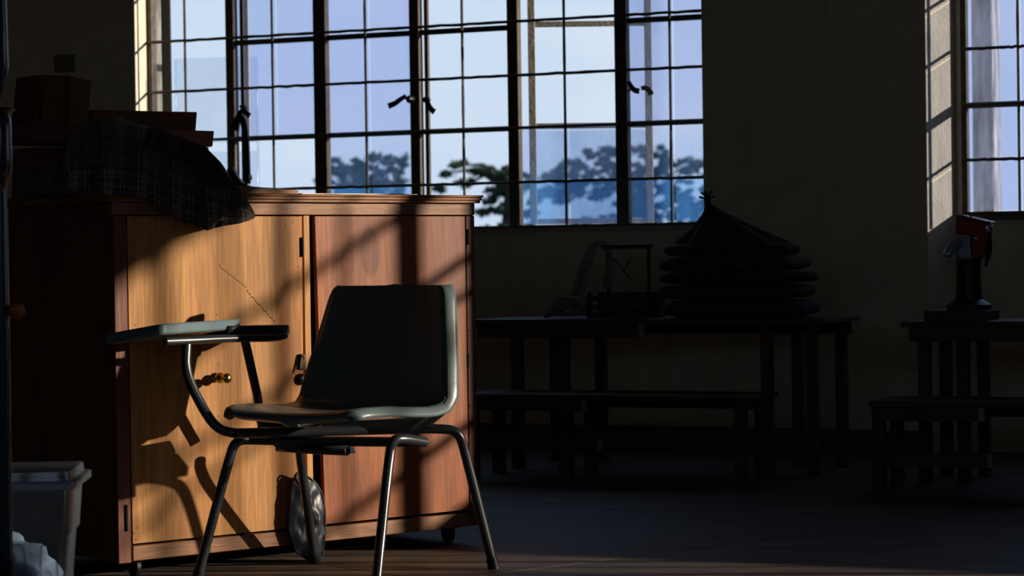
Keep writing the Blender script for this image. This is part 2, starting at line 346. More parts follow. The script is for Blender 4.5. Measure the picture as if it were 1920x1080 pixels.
# ---------------------------------------------------------------- windows
Hs = [kh(z) for z in (1.031, 1.240, 1.504, 1.759, 2.020, 2.28, 2.54)]+[zt-.02]
def bar(g, s0, s1, z0, z1, o=0, t=.012): g.box(wc(s0, o+t/2, z0), U*(s1-s0), NN*t, Z*(z1-z0))
def wobble(p0, p1, r, n=14, seed=0):
    return [p0.lerp(p1, i/n) + Vector((0, 0, 1 if abs((p1-p0).z) < .1 else 0))*noise.noise(Vector((i*.9, seed, 1)))*.003 for i in range(n+1)], \
           [r*(1+.35*abs(noise.noise(Vector((i*1.7, seed, 5))))) for i in range(n+1)]
def window(name, sa, sb, mulls, verts, Hs, x_sill):
    root = tag(empty(name, wc((sa+sb)/2, 0, Hs[0])), kind='structure')
    g = G(); z0, z1 = x_sill, zt
    bar(g, sa, sa+.025, z0, z1, 0, .05); bar(g, sb-.006, sb, z0, z1, 0, .05); bar(g, sa, sb, z0, Hs[0], 0, .05); bar(g, sa, sb, z1-.03, z1, 0, .05)
    obj('frame', g, MW['steel'], root, bevel=.002)
    for a, b in mulls:
        g = G(); bar(g, a, b, Hs[0], z1-.03, 0, .045); obj('mullion', g, MW['steel'], root, bevel=.003)
    for i, h in enumerate(Hs[1:-1]):
        p, r = wobble(wc(sa+.01, .03, h), wc(sb-.01, .03, h), .0068, 60, i)
        g = G(); g.tube(p, r, 8); obj('glazing_bar', g, MW['steel'], root)
    for i, s in enumerate(verts):
        p, r = wobble(wc(s, .03, Hs[0]), wc(s, .03, z1-.03), .0062, 24, i+20)
        g = G(); g.tube(p, r, 8); obj('glazing_bar', g, MW['steel'], root)
    return root
mulls = [(ws(a, 100, 0)[0], ws(b, 100, 0)[0]) for a, b in ((427, 442), (591, 614), (771, 789), (954, 974), (1155, 1178))]
verts = [ws(x, 100, .03)[0] for x in (347, 510.5, 685, 867, 1058, 1256)]
w1 = window('window_1', s1a, s1b, mulls, verts, Hs, zs1)
edges = [s1a+.025]+[q for m_ in mulls for q in m_]+[s1b]
def rail(root, a, b, z0, z1, o=-.004, m='steel', t=.03, nm='rail'):
    g = G(); bar(g, a, b, z0, z1, o, t); obj(nm, g, MW[m], root, bevel=.002)
def pane(root, a, b, z0, z1, m, o=-.012):
    g = G(); g.box(wc(a, o, z0), U*(b-a), NN*.003, Z*(z1-z0)); obj('pane', g, MW[m], root, sm=0)
for k, m_ in enumerate(mulls + []):
    pass
bays = [(edges[2*i], edges[2*i+1], verts[i]) for i in range(6)]
for k, (a, b, v) in enumerate(bays):
    if k in (1, 2, 3, 5):                                # heavier rails of the casements, just under the third and fifth bars
        rail(w1, a, b, Hs[4]-.036, Hs[4]-.012); rail(w1, a, b, Hs[2]-.012, Hs[2]+.012)
    for r_ in range(7):
        z0, z1 = Hs[r_]+.004, Hs[r_+1]-.004
        lo = r_ <= 1
        if k == 0: continue
        if k == 1 and lo: continue
        if k == 3: continue
        if k == 4 and 2 <= r_ : continue
        for p0, p1 in ((a, v), (v, b)):
            mm = 'glass' if not lo else ('glassb' if r_ == 0 else 'glassm')
            pane(w1, p0+.003, p1-.003, z0, z1, mm)
# light edge strips of the casement stiles beside the mullions
for x in (453.5, 799):
    s = ws(x, 100, -.01)[0]; g = G(); bar(g, s-.011, s+.009, Hs[0], zt-.03, -.02, .02); obj('casement_stile', g, MW['steel'], w1, bevel=.002)
s = ws(461, 100, -.02)[0]; g = G(); bar(g, s-.007, s+.012, Hs[2], zt-.03, -.03, .012); obj('casement_stile', g, MW['cream'], w1, bevel=.002)
# outer leaf of bay five, swung outwards
def leaf(root, hs, ang, wd, z0, z1, rails, glz, m='cream', st=.034, gm='glassc', mid=None):
    """open casement hinged at wall coordinate hs, swung out by ang"""
    d = (U*math.cos(ang)+NN*math.sin(ang)); nn = Vector((-d.y, d.x, 0)); o = wc(hs, -.03, 0); t = .022
    for q in (0, wd-st):
        g = G(); g.box(o+d*q+Z*z0, d*st, nn*t, Z*(z1-z0)); obj('sash_stile', g, MW[m], root, bevel=.002)
    for z in rails:
        g = G(); g.box(o+d*st+Z*z+nn*.002, d*(wd-2*st), nn*(t-.004), Z*.026); obj('sash_rail', g, MW[m], root, bevel=.002)
    for za, zb in glz:
        g = G(); g.box(o+d*(st-.004)+Z*za+nn*.01, d*(wd-2*st+.008), nn*.003, Z*(zb-za)); obj('pane', g, MW[gm], root, sm=0)
h5 = ws(990, 100, -.03)[0]
leaf(w1, h5, .42, .585, 1.03, zt-.05, (1.03, Hs[2]-.004, 1.962, zt-.08), ((1.05, 1.47), ), 'cream')
h1 = ws(318, 100, -.03)[0]
leaf(w1, h1+.02, .24, .44, 1.04, 1.90, (), ((1.05, 1.43), (1.475, 1.905)), 'glassc', st=.012, gm='glassc')
# casement handles and stay
def strap(g, pts, wv, th):
    """flat bent lever: centre line pts, width list wv in the wall plane, thickness th"""
    pts = smooth([wc(*p) for p in pts], 2); n = len(pts)
    L_, R_ = [], []
    for i, p in enumerate(pts):
        t = (pts[min(i+1, n-1)]-pts[max(i-1, 0)]).normalized(); c = NN.cross(t).normalized()
        wd = wv[0]+(wv[1]-wv[0])*i/(n-1); L_.append(p+c*wd); R_.append(p-c*wd)
    for i in range(n-1): g.hexa([L_[i], R_[i], R_[i+1], L_[i+1], L_[i]-NN*th, R_[i]-NN*th, R_[i+1]-NN*th, L_[i+1]-NN*th])
    return g
def wpt(x, y, o): s, z = ws(x, y, o); return (s, o, z)
def handle(pts, hub, wd=(.009, .014), m='black', r=.02):
    g = G(); strap(g, [wpt(x, y, .07) for x, y in pts], wd, .007)
    hs, hz = ws(*hub, .05); g.lathe(wc(hs, .02, hz), [(r*.8, 0), (r, .012), (r, .03), (r*.6, .05)], 14, -NN)
    obj('handle', g, MW[m], w1)
handle([(762, 180), (750, 187), (742, 194), (729, 199)], (768, 186))
handle([(801, 182), (803, 194), (808, 204), (815, 210)], (798, 187), r=.016)
handle([(1179, 153), (1184, 163), (1191, 170), (1199, 171)], (1176, 166), r=.014)
handle([(455, 197), (458, 205), (463, 213), (469, 217)], (455, 200), r=.012)
handle([(1203, 166), (1210, 164), (1219, 170), (1221, 178)], (1218, 170), m='cream', r=.012)
g = G(); strap(g, [wpt(449, 225, .06), wpt(457, 220, .06), wpt(463, 262, .06), wpt(466, 345, .06)], (.018, .014), .012); obj('stay_arm', g, MW['black'], w1)
g = G(); strap(g, [wpt(456, 205, .05), wpt(446, 225, .05), wpt(441, 244, .05)], (.008, .026), .012); obj('stay_bracket', g, MW['black'], w1)
g = G(); g.prism([wc(*wpt(x, y, .05)) for x, y in ((429, 350), (429, 317), (440, 314), (448, 330), (456, 341), (474, 350))], -NN*.02); obj('stay_bracket', g, MW['black'], w1)
g = G(); g.lathe(wc(*wpt(467, 333, .05)), [(.019, 0), (.019, .03)], 12, -NN); obj('stay_pivot', g, MW['black'], w1)
# right window
H2 = [kh(z) for z in (1.051, 1.283, 1.529, 1.780, 2.03, 2.28, 2.53)]+[zt-.02]
v2 = [ws(1909, 100, .03)[0]+.228*i for i in range(4)]
w2 = window('window_2', s2a, s2b, [], v2, H2, zs2)
ed = [s2a+.02]+v2+[s2b]
for i in range(len(ed)-1):
    for j in range(7): pane(w2, ed[i]+.003, ed[i+1]-.003, H2[j]+.004, H2[j+1]-.004, 'glass')
for h in (H2[2], ): rail(w2, s2a+.02, s2b, h-.012, h+.012)
# posts outside
def outpost(x0, x1, o, lab, pipe=None, pm='post'):
    a, b = ws(x0, 100, o)[0], ws(x1, 100, o)[0]
    r = empty('veranda_post', wc((a+b)/2, o, -.4))
    g = G(); g.box(wc(a, o, -.4), U*(b-a), NN*.16, Z*4.2); obj('post_shaft', g, MW[pm], r, bevel=.01)
    if pipe:
        g = G(); g.box(wc(a-.006, o+.006, 1.90), U*(b-a+.012), NN*.172, Z*.035); obj('rail_shadow_band', g, MW['black'], r)  # dark band modelled in place of a rail's shadow across the post
        o2 = -.3; c0_, c1_ = ws(pipe[0], 100, o2)[0], ws(pipe[1], 100, o2)[0]; g = G()
        g.box(wc(c0_, o2, -.4), U*(c1_-c0_), NN*.012, Z*4.2); g.box(wc(c0_, o2, -.4), U*.008, NN*.05, Z*4.2); obj('iron_channel', g, MW['black'], r)
    tag(r, lab, 'post')
outpost(256, 284, -.55, 'weathered whitewashed post outside, seen through leftmost panes of long window', (303, 319), 'postd')
outpost(1821, 1861, -.5, 'streaky weathered post outside the right-hand window')

# ---------------------------------------------------------------- the bay window that lets the sun in
wr = tag(empty('window_3', bc_((sb0+sb1)/2, 0, si)), kind='structure')
g = G()
def bbar(g, a, b, z0, z1, t=.045): g.box(bc_(a, -t/2, z0), U*(b-a), -NN*t, Z*(z1-z0))
bbar(g, sb0, sb0+.03, si, hd); bbar(g, sb1-.03, sb1, si, hd); bbar(g, sb0, sb1, si, si+.02); bbar(g, sb0, sb1, hd-.02, hd)
obj('frame', g, MW['steel'], wr)
def cpt(x, y): s, z = cs(x, y); return cc(s, 0, z)
for x, wd, t in ((305, .05, .03), (432, .02, .016), (530, .05, .024), (645, .02, .014), (766, .08, .058), (880, .02, .014)):
    m_ = bhit(cpt(x, 700))[0]; g = G(); bbar(g, m_-wd/2, m_+wd/2, si, hd, t); obj('mullion', g, MW['steel'], wr)
for x, y, wd in ((670, 455, .027), (845, 503, .024), (600, 745, .018), (800, 853, .027)):
    z_ = bhit(cpt(x, y))[1]; g = G(); bbar(g, sb0, sb1, z_-wd/2, z_+wd/2, .02); obj('glazing_bar', g, MW['steel'], wr)

# ---------------------------------------------------------------- trees
def tree(name, parts_px, D, lab, trunk_px, dens=1.0, lsz=.30, seed=1, nleaf=90):
    random.seed(seed); base = at(trunk_px, 480, D); base.z = -.4
    r = empty('tree', base); sc_ = D/F
    g = G(); g.tube([base, base+Z*4+Vector((.3, 0, 0)), Vector((base.x, base.y, at(trunk_px, parts_px[0][1], D).z))], [.45, .35, .2], 10)
    for (x, y, rx, ry) in parts_px[:6]:
        g.tube([base+Z*4, (base+Z*5).lerp(at(x, y, D), .5), at(x, y, D)], [.14, .08, .03], 6)
    obj('trunk', g, MW['bark'], r)
    V = []; Fc = []
    for (x, y, rx, ry) in parts_px:
        for _ in range(max(3, int(dens*rx*ry/140))):     # a tuft: small flat pad of leaf clusters
            while True:
                q = Vector((random.uniform(-1, 1), random.uniform(-1, 1), random.uniform(-1, 1)))
                if q.length < 1: break
            tc_ = at(x, y, D) + Vector((q.x*rx*sc_, q.y*rx*sc_, q.z*ry*sc_))
            tr_ = random.uniform(7, 12)*sc_
            for _ in range(nleaf):
                p = tc_ + Vector((random.gauss(0, .5)*tr_, random.gauss(0, .5)*tr_, random.gauss(0, .27)*tr_)); n_ = Vector([random.gauss(0, 1) for _ in range(3)]).normalized()
                a = n_.orthogonal().normalized(); b = n_.cross(a); s = lsz*random.uniform(.5, 1.1); k = len(V)
                V.extend([p-a*s*.5, p+b*s*.3, p+a*s*.5, p-b*s*.3]); Fc.append((k, k+1, k+2, k+3))
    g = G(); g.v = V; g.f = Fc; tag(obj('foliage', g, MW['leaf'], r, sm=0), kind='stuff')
    tag(r, lab, 'tree')
tree('tree', [(640, 318, 34, 22), (690, 305, 38, 17), (735, 312, 34, 22), (665, 345, 70, 22), (602, 330, 18, 10), (720, 350, 50, 25), (660, 390, 80, 30)], 150,
     'leafy domed tree crown behind third bay of the long window', 680, 2.6, .36, 3, 70)
tree('tree', [(862, 310, 22, 8), (900, 318, 24, 11), (935, 332, 26, 13), (838, 325, 8, 5), (880, 345, 18, 8), (925, 362, 24, 11), (960, 350, 26, 20), (905, 400, 20, 10), (948, 395, 32, 14), (985, 340, 22, 14),
              (820, 352, 14, 5), (918, 378, 12, 8), (1000, 370, 22, 12), (990, 400, 14, 10), (960, 430, 60, 14)], 95,
     'nearest tree with tufted dark green branches behind fourth bay', 950, 2.7, .21, 5, 90)
tree('tree', [(1080, 308, 30, 14), (1120, 286, 30, 11), (1165, 283, 40, 13), (1215, 283, 40, 14), (1262, 298, 34, 14), (1305, 312, 30, 14), (1345, 330, 30, 14), (1050, 325, 30, 13), (1150, 318, 80, 22),
              (1240, 330, 70, 22), (1065, 352, 44, 20), (1120, 365, 40, 12), (1190, 370, 40, 26), (1260, 372, 44, 26), (1320, 372, 34, 30), (1190, 425, 150, 22), (1045, 362, 40, 16), (1215, 398, 90, 18), (1300, 400, 50, 20), (1065, 335, 50, 14), (1130, 340, 70, 14)], 150,
     'broad flat-topped tree behind the two right bays of long window', 1200, 2.3, .36, 9, 60)

# ---------------------------------------------------------------- cabinet
HTOP = 1.060
cab = tag(empty('cabinet', cc(.6, .3, 0)), 'wooden two-door cabinet on casters, blond left door and reddish right door', 'cabinet')
DP = .60; WC = cs(893, 700)[0]
def cbx(s0, s1, d0, d1, z0, z1, nm, m, par=None, bev=.002, uv=False):
    g = G(); g.box(cc(s0, d0, z0), UC*(s1-s0), NC*(d1-d0), Z*(z1-z0)); return obj(nm, g, m, par or cab, bevel=bev)
zr = cs(600, 403)[1]; sL = cs(243, 700)[0]; sR = cs(875, 700)[0]; zb = cs(245, 1020)[1]
cbx(0, .018, .004, DP, HB, HTOP-.02, 'side_panel', MW['side']); cbx(WC-.018, WC, .004, DP, HB, HTOP-.02, 'side_panel', MW['side'])
cbx(.018, WC-.018, DP-.012, DP, HB, HTOP-.02, 'back_panel', MW['side']); cbx(.018, WC-.018, .01, DP, HB, HB+.018, 'bottom_panel', MW['side'])
cbx(0, sL-.004, -.002, .022, HB-.004, zr-.002, 'stile', MW['stile']); cbx(sR+.004, WC, -.002, .022, HB, zr-.002, 'stile', MW['stile'])
cbx(-.004, WC, -.004, .022, zr, HTOP-.018, 'top_rail', MW['rail'])
cbx(sL, sR, -.003, .02, HB, zb-.006, 'bottom_rail', MW['rail'])
# layered top board
cbx(-.02, WC+.012, -.018, DP+.01, HTOP-.018, HTOP-.010, 'top_board', MW['rail'], bev=.002)
cbx(-.023, WC+.015, -.024, DP+.01, HTOP-.010, HTOP-.001, 'top_board', MW['rail'], bev=.003)
cbx(-.026, WC+.018, -.028, DP+.01, HTOP-.001, HTOP+.006, 'top_board', MW['rail'], bev=.003)
TOPZ = HTOP+.006
def slab_uv(q, d0, d1):                                  # door from four (s,z) corners, with uv over the front
    g = G(); n = 8
    def fn(a, b):
        p = q[0].lerp(q[1], a); r = q[3].lerp(q[2], a); return p.lerp(r, b)
    g.grid(lambda a, b: cc(*(lambda P: (P.x, d0, P.y))(fn(a, b))), n, n, uv=True)
    k = len(g.v); g.grid(lambda a, b: cc(*(lambda P: (P.x, d1, P.y))(fn(a, b))), n, n); g.uv += [(0, 0)]*(len(g.v)-k)
    def ed(fr, to):
        k = len(g.v); P0, P1 = cc(fr.x, d0, fr.y), cc(to.x, d0, to.y); P2, P3 = cc(to.x, d1, to.y), cc(fr.x, d1, fr.y)
        g.v += [P0, P1, P2, P3]; g.f.append((k, k+1, k+2, k+3)); g.uv += [(0, 0), (1, 0), (1, 0), (0, 0)]
    for i in range(4): ed(q[i], q[(i+1)%4])
    return g
V2 = lambda s, z: Vector((s, z, 0))
s566 = cs(566, 700)[0]
dl = obj('door', slab_uv([V2(sL+.002, zb), V2(cs(571, 990)[0], zb), V2(cs(566, 410)[0], zr-.004), V2(sL, zr-.004)], 0, .016), MW['blond'], cab, sm=0)
dl['label'] = 'blond plywood left door'
s588, s609 = cs(589, 405)[0], cs(609, 985)[0]
dr = obj('door', slab_uv([V2(s609, zb+.002), V2(sR-.002, zb+.004), V2(sR-.002, zr-.004), V2(s588, zr-.004)], -.004, .012), MW['mahog'], cab, sm=0)
dr['label'] = 'reddish plywood right door'
m0, m1 = cs(571, 500)[0], cs(582, 500)[0]
cbx(m0, m1, .002, .02, HB, zr-.002, 'centre_stile', MW['blond'], bev=.001)
# hinges, nails, latch, knob
for (x, y, h) in ((876, 427, 34), (876, 660, 30), (236, 945, 52), (566, 443, 40)):
    s, z = cs(x, y+h/2); g = G(); g.tube([cc(s, -.004, z-.001*h*.7), cc(s, -.004, z+.001*h*.7)], .0038, 8); g.box(cc(s-.005, -.004, z-.00065*h), UC*.010, NC*.003, Z*(.0013*h)); obj('hinge', g, MW['black'], cab)
s, z = cs(564, 678); lt = cbx(s-.009, s+.012, -.008, 0, z-.022, z+.022, 'latch', MW['black'], bev=.001)
g = G(); g.tube(smooth([cc(s-.012, -.016, z-.026), cc(s-.002, -.02, z-.014), cc(s, -.016, z+.012), cc(s-.004, -.008, z+.02)], 1), .003, 6); obj('latch_bolt', g, MW['brass'], lt)
s, z = cs(563, 711); g = G(); g.lathe(cc(s, .0, z), [(.016, 0), (.017, .006), (.012, .012), (.004, .014)], 18, -NC); obj('dark_disc', g, MW['black'], cab)  # small raised dark disc below the latch
s, z = cs(403, 708); g = G()
g.lathe(cc(s, 0, z), [(.013, 0), (.014, .004), (.008, .009), (.006, .014), (.0135, .020), (.0155, .026), (.0135, .032), (.007, .038), (.006, .046), (.012, .052), (.0145, .059), (.0135, .066), (.007, .071), (.001, .072)], 24, -NC)
obj('knob', g, MW['brass'], cab)
for i, (x, y) in enumerate(((548, 416), (535, 421), (253, 610), (253, 410), (560, 500), (562, 540), (250, 1000), (256, 990), (690, 413), (800, 413), (850, 410), (863, 440), (596, 470), (600, 545), (835, 660), (406, 590), (409, 683), (410, 780), (860, 960), (852, 950), (412, 497), (255, 1012), (880, 620), (881, 760))):
    s, z = cs(x, y); g = G(); g.lathe(cc(s, -.0035 if x > 600 else .0005, z), [(.0028, 0), (.002, .0012)], 6, -NC); obj('nail', g, MW['black'], cab)
sc_pts = [(412, 500), (440, 522), (463, 540)]
g = G(); g.tube([cc(*(lambda q: (q[0], -.0004, q[1]))(cs(x, y))) for x, y in sc_pts], .0006, 4)
for i in range(14):
    x = 463+i*3.8; y = 545+i*4.2+(i % 3); a, b = cs(x, y), cs(x+2.4, y+2.6); g.tube([cc(a[0], -.0004, a[1]), cc(b[0], -.0004, b[1])], .0012, 4)
obj('scratch', g, MW['black'], cab)
# casters
for (s, d) in ((.08, .05), (WC-.08, .05), (.08, DP-.08), (WC-.08, DP-.08)):
    g = G(); g.box(cc(s-.022, d-.02, HB-.006), UC*.044, NC*.04, Z*.006)
    g.box(cc(s-.014, d-.014, .03), UC*.003, NC*.03, Z*.046); g.box(cc(s+.011, d-.014, .03), UC*.003, NC*.03, Z*.046)
    ct = obj('caster', g, MW['black'], cab)
    ax = (UC*.75+NC*-.66).normalized()
    g = G(); g.lathe(cc(s, d, .0275)-UC*.009, [(.020, 0), (.0275, .003), (.0275, .015), (.020, .018)], 20, UC); obj('wheel', g, MW['black'], ct)

# ---------------------------------------------------------------- things on the cabinet
def cprism(pts, d0, d1, ref=None):
    """px outline on the plane at depth d0 behind the front, extruded back to d1"""
    g = G(); poly = []
    for x, y in pts:
        s, z = cs(x, y, d0); poly.append(cc(s, d0, z))
    return g.prism(poly, NC*(d1-d0))
def topfix(g):                                           # nothing goes below the cabinet top
    for v in g.v:
        if v.z < TOPZ+.0005: v.z = TOPZ+.0005
    return g
b = obj('low_box', topfix(cprism([(62, 276), (392, 276), (390, 380), (58, 380)], .44, .56)), MW['redbox'], bevel=.003); tag(b, 'dark reddish wooden box lying under the plank on cabinet top', 'box')
zpl = max(v.co.z for v in b.data.vertices)+b.location.z
g = cprism([(25, 246), (402, 246), (399, 277), (26, 277)], .42, .60)
zz = sorted(v.z for v in g.v)
mz = zpl + .0005
for v in g.v: v.z = mz if v.z < (zz[0]+zz[-1])/2 else mz+.048
pk = obj('plank', g, MW['redbox'], bevel=.003); tag(pk, 'long reddish plank laid over the box on cabinet top', 'plank'); zp2 = mz+.048+.0005
def sits(g, z0):
    lo = min(v.z for v in g.v); md = (lo+max(v.z for v in g.v))/2
    for v in g.v:
        if v.z < md: v.z = z0
    return g
bd = obj('board', sits(cprism([(173, 206), (370, 210), (367, 243), (175, 243)], .50, .54), zp2), MW['redbox'], bevel=.003); tag(bd, 'reddish board standing upright on the plank, against the window light', 'board')
cr_ = empty('wooden_crate', cc(*(cs(110, 245, .42)[0], .42, zp2)))
g = sits(cprism([(74, 140), (130, 142), (127, 245), (64, 245)], .43, .57), zp2); obj('crate_body', g, MW['side'], cr_, bevel=.003)
g = sits(cprism([(131, 142), (172, 152), (165, 245), (128, 245)], .42, .56), zp2); q_ = obj('crate_side', g, MW['redbox'], cr_, bevel=.002); q_['label'] = 'scratched reddish side'
g = sits(cprism([(82, 158), (116, 160), (113, 236), (78, 236)], .422, .429), zp2+.008); obj('front_slat', g, MW['side'], cr_, bevel=.001)
tag(cr_, 'dark upright wooden crate standing on the plank above the rags', 'crate')
# knotty strip, papers
g = cprism([(432, 346), (560, 357), (560, 372), (432, 372)], .0, .12)
s_, z_ = cs(432, 346, 0); topfix(g); kb = obj('wood_strip', g, MW['rail'], bevel=.002); tag(kb, 'knotty strip of wood lying on cabinet top beside the blanket', 'strip')
s_, z_ = cs(462, 353, 0)
s0, s1 = cs(566, 360, .02)[0], cs(783, 362, .02)[0]
g = G(); g.box(cc(s0, .02, TOPZ+.0005), UC*(s1-s0), NC*.25, Z*.0035); pb = obj('paper_sheets', g, MW['paper'], bevel=.001); tag(pb, 'thin stack of white paper sheets on cabinet top, right of the wood strip', 'paper')
# blanket
def plaid():
    m = bpy.data.materials.new('plaid_blanket'); m.use_nodes = True; t = m.node_tree; n = t.nodes; b = n['Principled BSDF']; lk = t.links.new
    tc = n.new('ShaderNodeTexCoord'); sp = n.new('ShaderNodeSeparateXYZ'); lk(tc.outputs['UV'], sp.inputs[0])
    def ramp(src, f, pos):
        a = n.new('ShaderNodeMath'); a.operation = 'MULTIPLY'; a.inputs[1].default_value = f; lk(src, a.inputs[0])
        fr = n.new('ShaderNodeMath'); fr.operation = 'FRACT'; lk(a.outputs[0], fr.inputs[0])
        r = n.new('ShaderNodeValToRGB'); r.color_ramp.interpolation = 'CONSTANT'; e = r.color_ramp.elements
        e[0].position = 0; e[0].color = (0, 0, 0, 1); e[1].position = .12; e[1].color = (1, 1, 1, 1)
        for p, c in ((.16, 0), (.22, .5), (.40, 0), (.62, 1), (.65, 0), (.72, .8), (.75, 0)): k = e.new(p); k.color = (c, c, c, 1)
        lk(fr.outputs[0], r.inputs[0]); return r.outputs[0]
    A, B = ramp(sp.outputs[0], 5.5, 0), ramp(sp.outputs[1], 8, 0)
    ad = n.new('ShaderNodeMix'); ad.data_type = 'RGBA'; ad.inputs[0].default_value = .5; lk(A, ad.inputs[6]); lk(B, ad.inputs[7])
    r = n.new('ShaderNodeValToRGB'); e = r.color_ramp.elements; e[0].color = (.025, .018, .018, 1); e[1].color = (.38, .33, .34, 1); k = e.new(.5); k.color = (.13, .09, .085, 1)
    lk(ad.outputs[2], r.inputs[0]); lk(r.outputs[0], b.inputs['Base Color']); b.inputs['Roughness'].default_value = .95; b.inputs['Sheen Weight'].default_value = .15
    return m
top = [(120, 300), (135, 250), (175, 226), (215, 219), (250, 232), (300, 244), (340, 258), (385, 276), (410, 305), (440, 350), (460, 375), (476, 400)]
bot = [(120, 352), (150, 362), (190, 366), (230, 368), (270, 372), (305, 392), (330, 412), (362, 422), (385, 432), (415, 424), (450, 418), (477, 408)]
def lerp_tab(tab, x):
    for (a, ya_), (b, yb_) in zip(tab, tab[1:]):
        if x <= b: return ya_+(yb_-ya_)*max(0, (x-a))/(b-a)
    return tab[-1][1]
def blanket(a, b):
    x = 120+(476-120)*a; yt = lerp_tab(top, x); yb2 = lerp_tab(bot, x)
    # section: back foot, crest, front lip of cabinet, hem
    fz = noise.noise(Vector((a*9, b*3, 2)))*.018 + math.sin(a*34+b*5)*.008*b
    dcr = .30-.18*a; dfr = -.045
    if b < .3:
        t = b/.3; s, zc = cs(x, yt, dcr); d = (dcr+.10*(1-t)**1); z = TOPZ+.01+(zc-TOPZ-.01)*math.sin(t*pi/2)
    else:
        t = (b-.3)/.7; y = yt+(yb2-yt)*t; d = dcr+(dfr-dcr)*min(1, (t*1.6))**.8
        s, z = cs(x, y, d)
    d2 = d+fz
    if z < TOPZ+.012 and d2 > -.03: 
        if yb2 < 375: z = TOPZ+.012+abs(fz)*.3
        else:
            d2 = -.036-abs(fz); s, z = cs(x, yt if b < .3 else y, d2)
    return cc(s+fz*.3, d2, z)
g = G(); g.grid(blanket, 90, 60, uv=True)
bl = obj('blanket', g, plaid(), solid=.006, sm=60); tag(bl, 'dark plaid blanket heaped on the cabinet, one corner hanging over the front', 'blanket')
# rags left of the blanket
def crumple(c, rx, ry, rz, seed, ang=0, nu=22, nv=14, amp=.35, floor=None):
    g = G(); ca, sa = math.cos(ang), math.sin(ang)
    def fn(a, b):
        th, ph = 2*pi*a, pi*b
        v = Vector((math.cos(th)*math.sin(ph), math.sin(th)*math.sin(ph), math.cos(ph)))
        k = 1+amp*noise.noise(v*1.9+Vector((seed, 0, 0)))+amp*.5*abs(noise.noise(v*4.5+Vector((0, seed, 0))))
        p = Vector((v.x*rx*k, v.y*ry*k, v.z*rz*k)); p = Vector((p.x*ca-p.y*sa, p.x*sa+p.y*ca, p.z)); p += Vector(c)
        if floor is not None and p.z < floor: p.z = floor
        return p
    g.grid(fn, nu, nv); return g
for i, (x, y, rx, rz, d, lab) in enumerate(((52, 340, .040, .045, .36, 'grey crumpled rag at the far left of cabinet top'), (98, 330, .042, .05, .24, 'pale crumpled rag in front of the crate on cabinet top'),
                                        (135, 352, .045, .03, .12, 'small grey rag spread at the front left of cabinet top'), (195, 350, .035, .03, .05, 'bluish rag peeping out under the plaid blanket'))):
    s, z = cs(x, y, d); g = crumple(cc(s, d, TOPZ+rz*.7), rx, rx*.8, rz, i*3.3+1, floor=TOPZ+.001); r = obj('rag', g, MW['rag'], sm=30); tag(r, lab, 'rag', 'rags on the cabinet top')

# ---------------------------------------------------------------- tablet arm chair
CH = empty('tablet_chair', Vector((at(636, 800, 6.45).x, 6.45, 0)))
PH = math.radians(30)
Wd = Vector((math.cos(PH), -math.sin(PH), 0)); Fd = Vector((-math.sin(PH), -math.cos(PH), 0))   # chair width, forward
CC = Vector(ROOT['tablet_chair'])
KC = 6.45/6.62
def ch(a, f, z): return CC + (Wd*a + Fd*f)*KC + Z*(EYE-(EYE-z)*KC)
prof = [(.252, .452, .150), (.250, .460, .180), (.235, .470, .203), (.20, .475, .214), (.10, .473, .224), (0, .465, .228), (-.09, .460, .236), (-.150, .466, .243), (-.185, .487, .243), (-.205, .52, .238), (-.222, .575, .228),
        (-.242, .64, .214), (-.262, .71, .200), (-.277, .765, .189), (-.284, .787, .181), (-.288, .797, .168)]
def pr(t):
    t = t*(len(prof)-1); i = min(int(t), len(prof)-2); k = t-i
    return [prof[i][j]*(1-k)+prof[i+1][j]*k for j in range(3)]
def shell(a, b):
    f, z, hw = pr(b); x = 2*a-1
    rise = .018*abs(x)**2.2*(1 if b < .5 else 1)            # sides turn up in the seat, forward in the back
    bb = min(1, max(0, (b-.45)/.15))
    return ch(x*hw, f+.03*bb*abs(x)**2, z+(1-bb)*(rise*.4-.008*(1-x*x)*min(1, b*4)))
def rim(n=64):
    r = [(a, 0) for a in np.linspace(0, 1, 17)]+[(1, b) for b in np.linspace(0, 1, 50)[1:]]+[(a, 1) for a in np.linspace(1, 0, 17)[1:]]+[(0, b) for b in np.linspace(1, 0, 50)[1:-1]]
    return r
g = G(); g.grid(shell, 30, 46)
so_ = obj('seat_shell', g, MW['shell'], CH, solid=.005, sm=60)
rr = rim(); cen = lambda b: shell(.5, b)
def nrm(a, b):
    e_ = .02; du = shell(min(1, a+e_), b)-shell(max(0, a-e_), b); dv = shell(a, min(1, b+e_))-shell(a, max(0, b-e_)); return du.cross(dv).normalized()
g = G(); k = len(rr)
for (a, b) in rr:
    P = shell(a, b); nv = nrm(a, b); 
    if nv.dot(Vector((0, 0, -1))*(1 if b < .5 else 0) + (-Fd)*(1 if b >= .5 else 0)) < 0: nv = -nv
    ctr = shell(.5, min(.96, max(.04, b))); o_ = (P-ctr); o_ = (o_-nv*o_.dot(nv)).normalized()
    for q in ((0, 0), (.005, .002), (.009, .010), (.012, .020), (.013, .030)): g.v.append(P+o_*q[0]+nv*q[1]*(1.15 if b > .55 else .85))
for i in range(k):
    for j in range(4): g.f.append((i*5+j, ((i+1)%k)*5+j, ((i+1)%k)*5+j+1, i*5+j+1))
obj('shell_rim', g, MW['shell'], CH, solid=.004, sm=70)
R = .0135
def fl(x, y):
    P = onp(x, y, (0, 0, 0), Z); return P
FLt, FRt, RLt, RRt = fl(369, 1091), fl(703, 1122), fl(591, 1057), fl(926, 1067)
